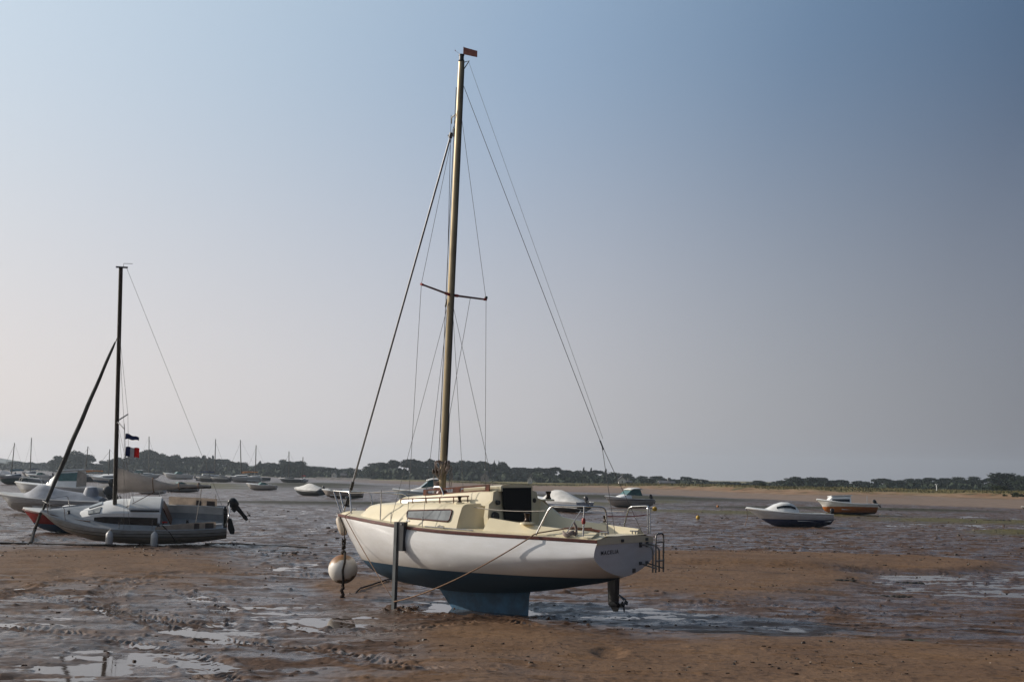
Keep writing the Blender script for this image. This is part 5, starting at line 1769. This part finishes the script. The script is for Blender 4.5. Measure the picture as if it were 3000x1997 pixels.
# mooring buoys
def buoy(label, px, py, r, m):
    c = at(px, py)
    z = max(gz(c.x, c.y), 0)
    o = empty('mooring_buoy', (c.x, c.y, z - .03))
    tag(o, label, 'buoy', 'small buoys on the flat')
    mb = MB()
    mb.lathe([(r * math.sin(a), r - r * math.cos(a)) for a in np.linspace(0.02, 3.12, 14)], (0, 0, 0), 16)
    mb.build('float', m, o, 60)
    mb = MB()
    mb.lathe([(r * .2, r * 1.9), (r * .2, r * 2.2), (r * .1, r * 2.25)], (0, 0, 0), 8)
    mb.build('eye', M['dark'], o, 40)
buoy('yellow mooring buoy lying on the mud between the yacht stern and the navy speedboat', 2045, 1523, .115, M['yellow'])
buoy('small orange buoy on the far mud behind the yellow one', 2103, 1489, .10, M['orange'])
buoy('orange buoy at the bow of the navy speedboat', 2212, 1498, .12, M['orange'])
mb = MB()
bw_ = nv_.matrix_basis @ Vector((4.1, 0, .85))
mb.tube([bw_, at(2190, 1515, .4), at(2182, 1541, .02)], .018, 5)
tag(mb.build('mooring_rope', M['rope_or'], smooth=50), 'reddish rope hanging from the bow of the navy speedboat to the mud', 'rope')
# ------------------------------------------------------------ clumps on the near flat
def clump(name, label, cat, px0, px1, py, h, m, seed, flat=.35, group=None):
    a, b = at(px0, py), at(px1, py)
    c = (a + b) / 2
    L = (b - a).length
    r_ = random.Random(seed)
    o_z = gz(c.x, c.y)
    mb = MB()
    for k in range(26):
        x = r_.uniform(-.5, .5) * L
        y = r_.uniform(-.5, .5) * L * flat
        rr0 = h * r_.uniform(.35, .8)
        rings = []
        ph = r_.uniform(0, 6)
        for zz, f in ((-.25, 1.15), (.25, 1.0), (.6, .7), (.85, .25)):
            rings.append([(x + rr0 * 1.9 * f * math.cos(t) * (1 + .25 * math.sin(3 * t + ph)), y + rr0 * f * math.sin(t) * (1 + .25 * math.sin(2 * t + ph)), zz * rr0) for t in np.linspace(0, 2 * math.pi, 9, endpoint=False)])
        mb.loft(rings, close=True)
    o = mb.build(name, m, smooth=50, loc=(c.x, c.y, o_z))
    return tag(o, label, cat, group)
wm = mat('brown_seaweed', (.040, .030, .018), .55, dirt=.5, scale=12, bump=.4)
clump('seaweed_clump', 'flat dark seaweed clump, the left of two at the edge of the right-hand puddle', 'seaweed', 2455, 2505, 1711, .05, wm, 1)
clump('seaweed_clump', 'flat dark seaweed clump, the right of two at the edge of the right-hand puddle', 'seaweed', 2625, 2695, 1708, .06, wm, 2)
clump('seaweed_clump', 'longest dark seaweed clump, lying nearer than the other two on the right', 'seaweed', 2562, 2665, 1750, .05, wm, 3)
clump('seaweed_clump', 'small dark weed lump on the flat behind the sand bar at the right', 'seaweed', 2615, 2655, 1591, .06, wm, 5)
clump('seaweed_clump', 'dark weed lump on the mud near the right edge beyond the sand bar', 'seaweed', 2895, 2945, 1528, .10, wm, 6)
clump('stone', 'small dark stone with a blade of green weed on the sand, lower right', 'stone', 2650, 2664, 1888, .045, mat('dark_stone', (.04, .032, .026), .8), 4, .8)
mb = MB()
a, b = at(2660, 1889), at(2722, 1887)
for k in range(5):
    oy = (k - 2) * .012
    mb.loft([[(a.x + (b.x - a.x) * q, a.y + (b.y - a.y) * q + oy * (1 + q) + wv_, gz(a.x + (b.x - a.x) * q, a.y + oy) + .012 + .02 * math.sin(q * 3 + k) * (1 - q)) for wv_ in (-.016 * (1 - q), .016 * (1 - q))] for q in np.linspace(0, .98, 8)], caps=False)
tag(mb.build('weed_blade', mat('green_weed', (.05, .085, .02), .5), smooth=50), 'bright green weed strand trailing from the small dark stone', 'seaweed')
# bits of shell, weed and small clods scattered over the flat
r_ = random.Random(9)
spots = []
for k in range(13000):
    q = r_.random()
    if q < .35: px, py = r_.uniform(1150, 3000), r_.uniform(1720, 1997)
    elif q < .50: px, py = r_.uniform(1900, 2900), r_.uniform(1626, 1720)
    elif q < .60: px, py = r_.uniform(0, 1200), r_.uniform(1605, 1997)
    else: px, py = r_.uniform(0, 3000), 1490 + 150 * r_.random()**.6
    c = at(px, py)
    spots.append((c.x, c.y, px if py > 1625 else 0))
zs_ = terrain([s[0] for s in spots], [s[1] for s in spots])[0]
mb = MB()
for (x_, y_, px_), z in zip(spots, zs_):
    s = (.003 + .012 * r_.random()**4) * (1 + max(0, y_ - 20) * .045)
    shell_ = r_.random() < .12 and x_ > -1
    if not shell_: s *= r_.uniform(1, 1.8)
    dens = math.sin(x_ * 1.7 + 2 * math.sin(y_ * .9)) + math.sin(y_ * 1.3 + 1.7 * math.sin(x_ * .6))
    if dens < r_.uniform(-1.2, 1.6) or (px_ > 1250 and r_.random() < .5): continue
    a = r_.uniform(0, 3.14)
    st = r_.uniform(1, 2.2)
    z = max(z, 0)
    P = [(x_ + s * st * f * math.cos(a + t) * (1 + .3 * math.sin(2 * t)), y_ + s * f * math.sin(a + t), z + zz) for f, zz in ((1, -.006), (.6, s * (.45 if shell_ else .75))) for t in np.linspace(0, 2 * math.pi, 5, endpoint=False)]
    mb.cur = 0 if shell_ else 1 if r_.random() < .5 else 2
    mb.loft([P[:5], P[5:]], close=True)
o_ = mb.build('shore_debris', [mat('shell', (.40, .33, .26), .6), wm, mat('mud_clod', (.075, .048, .034), .8, spec=.2)], smooth=0)
tag(o_, kind='stuff')

# ------------------------------------------------------------ far shore: trees
def crown_mesh(name, kind, seed):
    r_ = np.random.default_rng(seed)
    lobes = []
    if kind == 'pine':               # umbrella pine: flat domed crown on a bare trunk
        for k in range(13):
            a, q = r_.uniform(0, 6.28), r_.uniform(0, 1)**.6
            lobes.append((.40 * q * math.cos(a), .40 * q * math.sin(a), .74 + .13 * (1 - q * q) + r_.uniform(-.05, .04), .17 * r_.uniform(.7, 1.1), .10))
    elif kind == 'broad':
        for k in range(18):
            a, q, z = r_.uniform(0, 6.28), r_.uniform(0, 1)**.6, r_.uniform(.18, .92)
            w_ = .42 * math.sin(math.pi * min(max((z + .12) / 1.15, 0), 1))**.7
            lobes.append((w_ * q * math.cos(a), w_ * q * math.sin(a), z - .04, .17 * r_.uniform(.7, 1.15), .14))
    elif kind == 'cone':
        for k in range(16):
            z = .12 + .80 * k / 15
            a = r_.uniform(0, 6.28)
            w_ = .17 * (1 - z) + .03
            lobes.append((w_ * math.cos(a) * .6, w_ * math.sin(a) * .6, z, .10 * (1.15 - z * .8), .10))
    else:                            # rounded bush
        for k in range(14):
            a, q, z = r_.uniform(0, 6.28), r_.uniform(0, 1)**.5, r_.uniform(.10, .75)
            lobes.append((.42 * q * math.cos(a), .42 * q * math.sin(a), z * (1 - .5 * q * q), .17 * r_.uniform(.7, 1.2), .16))
    vs, fs = [], []
    per = 150 if kind != 'cone' else 90
    for cx_, cy_, cz_, rr0, rz_ in lobes:
        for k in range(per):
            d_ = r_.normal(size=3)
            d_ /= np.linalg.norm(d_)
            q = r_.uniform(.45, 1.08)
            c_ = np.array([cx_ + d_[0] * rr0 * q, cy_ + d_[1] * rr0 * q, cz_ + d_[2] * rz_ * q])
            n_ = d_ * .6 + r_.normal(size=3) * .6
            n_ /= np.linalg.norm(n_)
            a_ = np.cross(n_, [0.3, .2, 1]); a_ /= np.linalg.norm(a_)
            b_ = np.cross(n_, a_)
            s = .030 * r_.uniform(.6, 1.4)
            i0 = len(vs)
            for u_, v_ in ((-1, -.5), (.2, -.9), (1, .3), (-.1, .9)):
                vs.append(c_ + a_ * u_ * s + b_ * v_ * s)
            fs.append((i0, i0 + 1, i0 + 2, i0 + 3))
    me = bpy.data.meshes.new(name)
    me.from_pydata([tuple(v) for v in vs], [], fs)
    me.materials.append(M['leaf_pine'] if kind in ('pine', 'cone') else M['leaf_bush'] if kind == 'bush' else M['leaf_oak'])
    return me
def trunk_mesh(kind, seed):
    r_ = random.Random(seed)
    mb = MB()
    top = {'pine': .74, 'broad': .45, 'cone': .8, 'bush': .3}[kind]
    mb.tube([(0, 0, -.05), (.01, .005, top * .5), (r_.uniform(-.03, .03), 0, top)], .022, 7, .012)
    for k in range(5):
        a = r_.uniform(0, 6.28)
        z = top * r_.uniform(.6, .95)
        mb.tube([(0, 0, z), (.12 * math.cos(a), .12 * math.sin(a), z + .08), (.26 * math.cos(a), .26 * math.sin(a), z + .12)], .010, 5, .004)
    o = mb.build('trunk', M['bark'])
    me = o.data
    bpy.data.objects.remove(o)
    return me
PROTO = {}
for k, n_ in (('pine', 4), ('broad', 4), ('cone', 2), ('bush', 3)):
    PROTO[k] = [(crown_mesh('crown', k, 100 + i * 7 + len(k)), trunk_mesh(k, i)) for i in range(n_)]
NM = {'pine': ('pine_tree', 'pine tree'), 'broad': ('broadleaf_tree', 'tree'), 'cone': ('conifer_tree', 'conifer'), 'bush': ('dune_shrub', 'shrub')}
tr_ = random.Random(21)
def tree(kind, px, py_top, D, wpx, label, group, base=None, zs=None):
    c = atd(px, py_top, D)
    z0 = (gz(c.x, c.y) if base is None else base) - .1
    h = max(c.z - z0, 1.2)
    wid = wpx / F * D / (.96 if kind != 'cone' else .42)
    o = empty(NM[kind][0], (c.x, c.y, z0), tr_.uniform(0, 6.28))
    o.scale = (wid, wid, h * 1.02)
    tag(o, label, NM[kind][1], group)
    cm, tm = tr_.choice(PROTO[kind])
    a = bpy.data.objects.new('crown', cm); a.parent = o; col.objects.link(a)
    if kind != 'bush':
        b_ = bpy.data.objects.new('trunk', tm); b_.parent = o; col.objects.link(b_)
    return o
GL = 'trees of the wood along the left-hand shore'
GC = 'pines of the wood behind the white yacht'
GR = 'trees along the dune on the right'
prof_px = [0, 60, 150, 190, 225, 255, 275, 300, 330, 380, 420, 455, 500, 530, 570, 600, 640, 665, 700, 740, 765, 800, 830, 860, 880, 905, 940, 985, 1030, 1075, 1090, 1140, 1180, 1225, 1262, 1300, 1345, 1385, 1440, 1475, 1500, 1520, 1560, 1590, 1650, 1700, 1740, 1780, 1830, 1870, 1915, 1960, 2010, 2080, 2200, 2280, 2330, 2380, 2440, 2500, 2570, 2640, 2720, 2800, 2860, 2905, 2945, 3000, 3060]
prof_py = [1347, 1343, 1340, 1326, 1318, 1332, 1352, 1352, 1340, 1328, 1317, 1321, 1334, 1330, 1336, 1331, 1338, 1344, 1354, 1348, 1349, 1354, 1348, 1346, 1350, 1358, 1366, 1366, 1370, 1368, 1356, 1345, 1352, 1347, 1344, 1352, 1349, 1352, 1352, 1352, 1360, 1374, 1360, 1366, 1372, 1376, 1374, 1380, 1388, 1396, 1393, 1400, 1396, 1410, 1411, 1408, 1397, 1396, 1403, 1412, 1401, 1402, 1402, 1397, 1398, 1400, 1389, 1393, 1394]
def top_at(px): return float(np.interp(px, prof_px, prof_py))
def hz_at(px): return HOR + (px - CX) * ROLL
x = -420
while x < 3480:
    if x < 170: D = 700; wt = 42
    elif x < 800: D = 520; wt = 46
    elif x < 1090: D = 480; wt = 36
    elif x < 1560: D = 455; wt = 52
    elif x < 1900: D = 430; wt = 48
    elif x < 2300: D = 420; wt = 42
    else: D = 380; wt = 50
    left_hill = x < 170
    for row in range(3):
        px = x + tr_.uniform(-.35, .35) * wt
        tp = top_at(px) + (tr_.uniform(-4, 4) if row == 0 else tr_.uniform(4, 10) if row == 1 else tr_.uniform(12, 22))
        if left_hill: tp = max(tp, 1352 + tr_.uniform(-1, 4)) if row else 1356 + tr_.uniform(-2, 4)
        lim = hz_at(px) + 11
        if tp > lim: continue
        d_ = D + (30 - row * 24)
        if 1080 < px < 1560 or (px > 1560 and px < 1900 and tr_.random() < .5): kd = 'pine' if row < 2 and tr_.random() < .75 else 'broad'
        elif tr_.random() < .10 and row == 0 and px < 2000: kd = 'cone'
        else: kd = 'broad' if tr_.random() < .72 else 'pine'
        if row == 2: kd = 'broad'
        if px < 800:
            lb = {'pine': 'dark spreading pine rising from the hazy wood on the left-hand shore', 'broad': 'hazy rounded tree in the wood along the left-hand shore', 'cone': 'narrow pointed conifer standing above the left-hand wood'}[kd]; g_ = GL
        elif px < 1900:
            lb = {'pine': 'dark flat-topped pine in the wood on the far shore behind the white yacht', 'broad': 'dark rounded tree filling the far wood behind the white yacht', 'cone': 'narrow pointed conifer standing above the far wood behind the white yacht'}[kd]; g_ = GC
        else:
            lb = {'pine': 'dark broad pine behind the grassy dune on the right', 'broad': 'low rounded tree behind the grassy dune on the right', 'cone': 'narrow pointed conifer behind the grassy dune on the right'}[kd]; g_ = GR
        g2 = g_ + {'pine': ', spreading', 'broad': ', rounded', 'cone': ', pointed'}[kd]
        ww = wt * tr_.uniform(.85, 1.5) if kd != 'cone' else wt * .5
        tree(kd, px, tp, d_, ww, lb, g2)
    x += wt * .62
for px, tp, wd in ((1448, 1350, 11), (1462, 1351, 10), (1710, 1369, 13), (1732, 1370, 13), (1775, 1374, 16)):
    tree('cone', px, tp, 440, wd, 'narrow pointed conifer standing above the far wood behind the white yacht', GC + ', pointed')
tree('broad', 225, 1317, 540, 66, 'large domed tree standing clear above the left-hand shore behind the leaning furled jib', None)
tree('broad', 2940, 1386, 300, 120, 'big dark leafy tree closest to the right edge, standing on the dune', None)
tree('broad', 3015, 1394, 290, 90, 'dark leafy tree cut off by the right edge of the picture', None)
tree('broad', 2325, 1394, 340, 95, 'biggest dark rounded tree behind the dune, above the orange boat', None)
tree('broad', 2385, 1398, 345, 70, 'dark tree touching the big rounded one behind the dune, above the orange boat', None)
def bush(px, py0, py1, wpx, D, label):
    c = atd(px, py1, D)
    z1 = atd(px, py0, D).z
    o = empty('dune_shrub', (c.x, c.y, c.z - .1))
    tag(o, label, 'shrub')
    wd = wpx / F * D / .95
    o.scale = (wd, wd, (z1 - c.z + .1) * 1.05)
    a = bpy.data.objects.new('leaves', tr_.choice(PROTO['bush'])[0]); a.parent = o; col.objects.link(a)
bush(1975, 1413, 1423, 34, 230, 'low dark green shrub on the dune beside the grey shed roof')
bush(2230, 1408, 1425, 34, 200, 'rounded olive shrub on the dune left of the big dark tree')
bush(2985, 1436, 1452, 44, 150, 'dark shrub on the beach slope at the right edge')
bush(2945, 1444, 1450, 16, 148, 'tiny shrub on the beach slope left of the bigger dark one')
bush(2925, 1418, 1432, 60, 170, 'low leafy shrub on the dune under the big dark tree at right')

# undergrowth that closes the foot of the far woods
r_ = np.random.default_rng(8)
vs, fs = [], []
for k in range(9000):
    px = r_.uniform(-420, 3480)
    D = 640 if px < 170 else 485 if px < 800 else 440 if px < 1090 else 400 if px < 1560 else 370 if px < 2300 else 330
    D += r_.uniform(0, 60)
    c = atd(px, 1400, D)
    z0 = .2 if px > 170 else 1.4
    tp = atd(px, top_at(px), D).z
    c = np.array([c.x, c.y, z0 + max(tp - z0, .8) * .6 * r_.uniform(0, 1)**1.3 - .3])
    n_ = r_.normal(size=3); n_ /= np.linalg.norm(n_)
    a_ = np.cross(n_, [.3, .2, 1]); a_ /= np.linalg.norm(a_)
    b_ = np.cross(n_, a_)
    i0 = len(vs)
    s = r_.uniform(.5, 1.1)
    for u_, v_ in ((-1, -.5), (.2, -.9), (1, .3), (-.1, .9)): vs.append(tuple(c + a_ * u_ * s + b_ * v_ * s))
    fs.append((i0, i0 + 1, i0 + 2, i0 + 3))
me = bpy.data.meshes.new('undergrowth')
me.from_pydata(vs, [], fs)
me.materials.append(M['leaf_oak'])
o = bpy.data.objects.new('undergrowth', me)
col.objects.link(o)
tag(o, kind='stuff')
# dune grass
vs, fs = [], []
for k in range(16000):
    b_ = r_.uniform(-.05, .46)
    sh_ = float(shore(b_))
    s_ = sh_ * r_.uniform(.24, .62)
    y = sh_ + s_
    xx = b_ * y
    vs.append((xx, y)); fs.append(k)
VX = np.array([v[0] for v in vs]); VY = np.array([v[1] for v in vs])
TT = terrain(VX, VY)
vv, ff = [], []
for k in range(len(VX)):
    if TT[5][k] < .25: continue
    x0, y0, z0 = VX[k], VY[k], TT[0][k]
    hgt = r_.uniform(.08, .26)
    for q in range(2):
        a = r_.uniform(0, 3.14)
        dx, dy = .10 * math.cos(a), .10 * math.sin(a)
        i0 = len(vv)
        lx = r_.uniform(-.12, .12)
        vv += [(x0 - dx, y0 - dy, z0 - .03), (x0 + dx, y0 + dy, z0 - .03), (x0 + lx, y0, z0 + hgt)]
        ff.append((i0, i0 + 1, i0 + 2))
me = bpy.data.meshes.new('dune_grass')
me.from_pydata(vv, [], ff)
me.materials.append(mat('dry_grass', (.17, .145, .06), .9, dirt=.5, scale=.12, dirtc=(.09, .085, .03)))
o = bpy.data.objects.new('dune_grass', me)
col.objects.link(o)
tag(o, kind='stuff')

# houses on the far shore
def house(px, py, D, wpx, hpx, label, gable=True, walls='house', head=0, roofm='slate', depth=1.2):
    c = atd(px, py, D)
    Wd, Hh = wpx / F * D, hpx / F * D
    o = empty('house', (c.x, c.y, c.z), R(head))
    tag(o, label, 'house')
    wl = Hh * .55
    dp = Wd * depth
    mb = MB()
    P = [(-Wd / 2, 0, -1), (Wd / 2, 0, -1), (Wd / 2, 0, wl), (0, 0, Hh), (-Wd / 2, 0, wl)] if gable else [(-Wd / 2, 0, -1), (Wd / 2, 0, -1), (Wd / 2, 0, wl), (-Wd / 2, 0, wl)]
    mb.prism(P, (0, dp, 0))
    mb.build('wall', M[walls], o, 0)
    mb = MB()
    if gable:
        for s in (1, -1):
            mb.prism([(s * (Wd / 2 + .2), -.15, wl - .15), (0, -.15, Hh + .02), (0, -.15, Hh + .22), (s * (Wd / 2 + .2), -.15, wl + .05)], (0, dp + .3, 0))
    else:
        for s in (0, 1):
            mb.prism([(-Wd / 2 - .2, s * dp + (-.3 if s == 0 else .3), wl - .1), (-Wd / 2 - .2, dp / 2, Hh), (-Wd / 2 - .2, dp / 2, Hh + .2), (-Wd / 2 - .2, s * dp + (-.3 if s == 0 else .3), wl + .1)], (Wd + .4, 0, 0))
    rf = mb.build('roof', M[roofm], o, 0)
    mb = MB()
    mb.box((Wd * .2, dp * .5, Hh + .2), (.6, .6, 1.2))
    mb.build('chimney', M['stone'], rf, 0)
    for k in ((-.25, .25) if Wd > 5 else (0,)):
        mb = MB()
        mb.box((k * Wd, -.02, wl * .5), (Wd * .13, .06, wl * .4))
        mb.build('window', M['glass_dark'], o, 0)
    return o
house(1553, 1414, 330, 13, 18, 'tiny white gabled hut at the edge of the far wood right of the yacht cabin')
house(1823, 1416, 330, 20, 20, 'white house with a pointed gable behind the beach, above the canopy boat')
house(1838, 1417, 332, 26, 8, 'low white wing beside the pointed gable house behind the beach', False)
house(978, 1398, 420, 14, 16, 'small white gabled house in the far wood left of the white yacht', )
house(1005, 1399, 425, 16, 12, 'pale house half hidden in the wood left of the yacht mast', False, 'sandblock')
house(1420, 1408, 390, 24, 22, 'tall pinkish stone house between the pine trunks behind the yacht', True, 'sandblock')
house(1955, 1422, 260, 42, 12, 'long grey shed roof on the dune right of the yacht stern', False, 'stone')
house(1010, 1395, 500, 60, 14, 'grey long low house far behind the yacht bow', False, 'stone')
c0, c1 = atd(925, 1404, 380), atd(1085, 1408, 370)
mb = MB()
mb.loft([[(c.x, c.y, -.3), (c.x, c.y + .2, c.z + .75), (c.x, c.y + 1.0, c.z + .75), (c.x, c.y + 1.0, -.3)] for c in (c0, c0.lerp(c1, .33), c0.lerp(c1, .66), c1)], close=True)
tag(mb.build('sea_wall', M['stone'], smooth=0), 'low grey stone sea wall on the far shore left of the yacht mast', 'wall')
# weathered rocks below the dune
clump('rock_pile', 'dark rocks at the foot of the dune above the orange boat', 'rocks', 2590, 2635, 1446, .5, M['stone'], 12, .4)
clump('rock_pile', 'pale stones at the foot of the dune left of the dark rocks', 'rocks', 2185, 2240, 1441, .35, M['sandblock'], 13, .4)
mb = MB()
c = atd(2744, 1430, 170)
mb.tube([(c.x, c.y, c.z - .3), (c.x, c.y, c.z + .55)], .06, 6)
mb.box((c.x, c.y, c.z + .55), (.3, .1, .12))
tag(mb.build('beach_post', M['white'], smooth=0), 'small white post standing on the dune crest at the right', 'post')
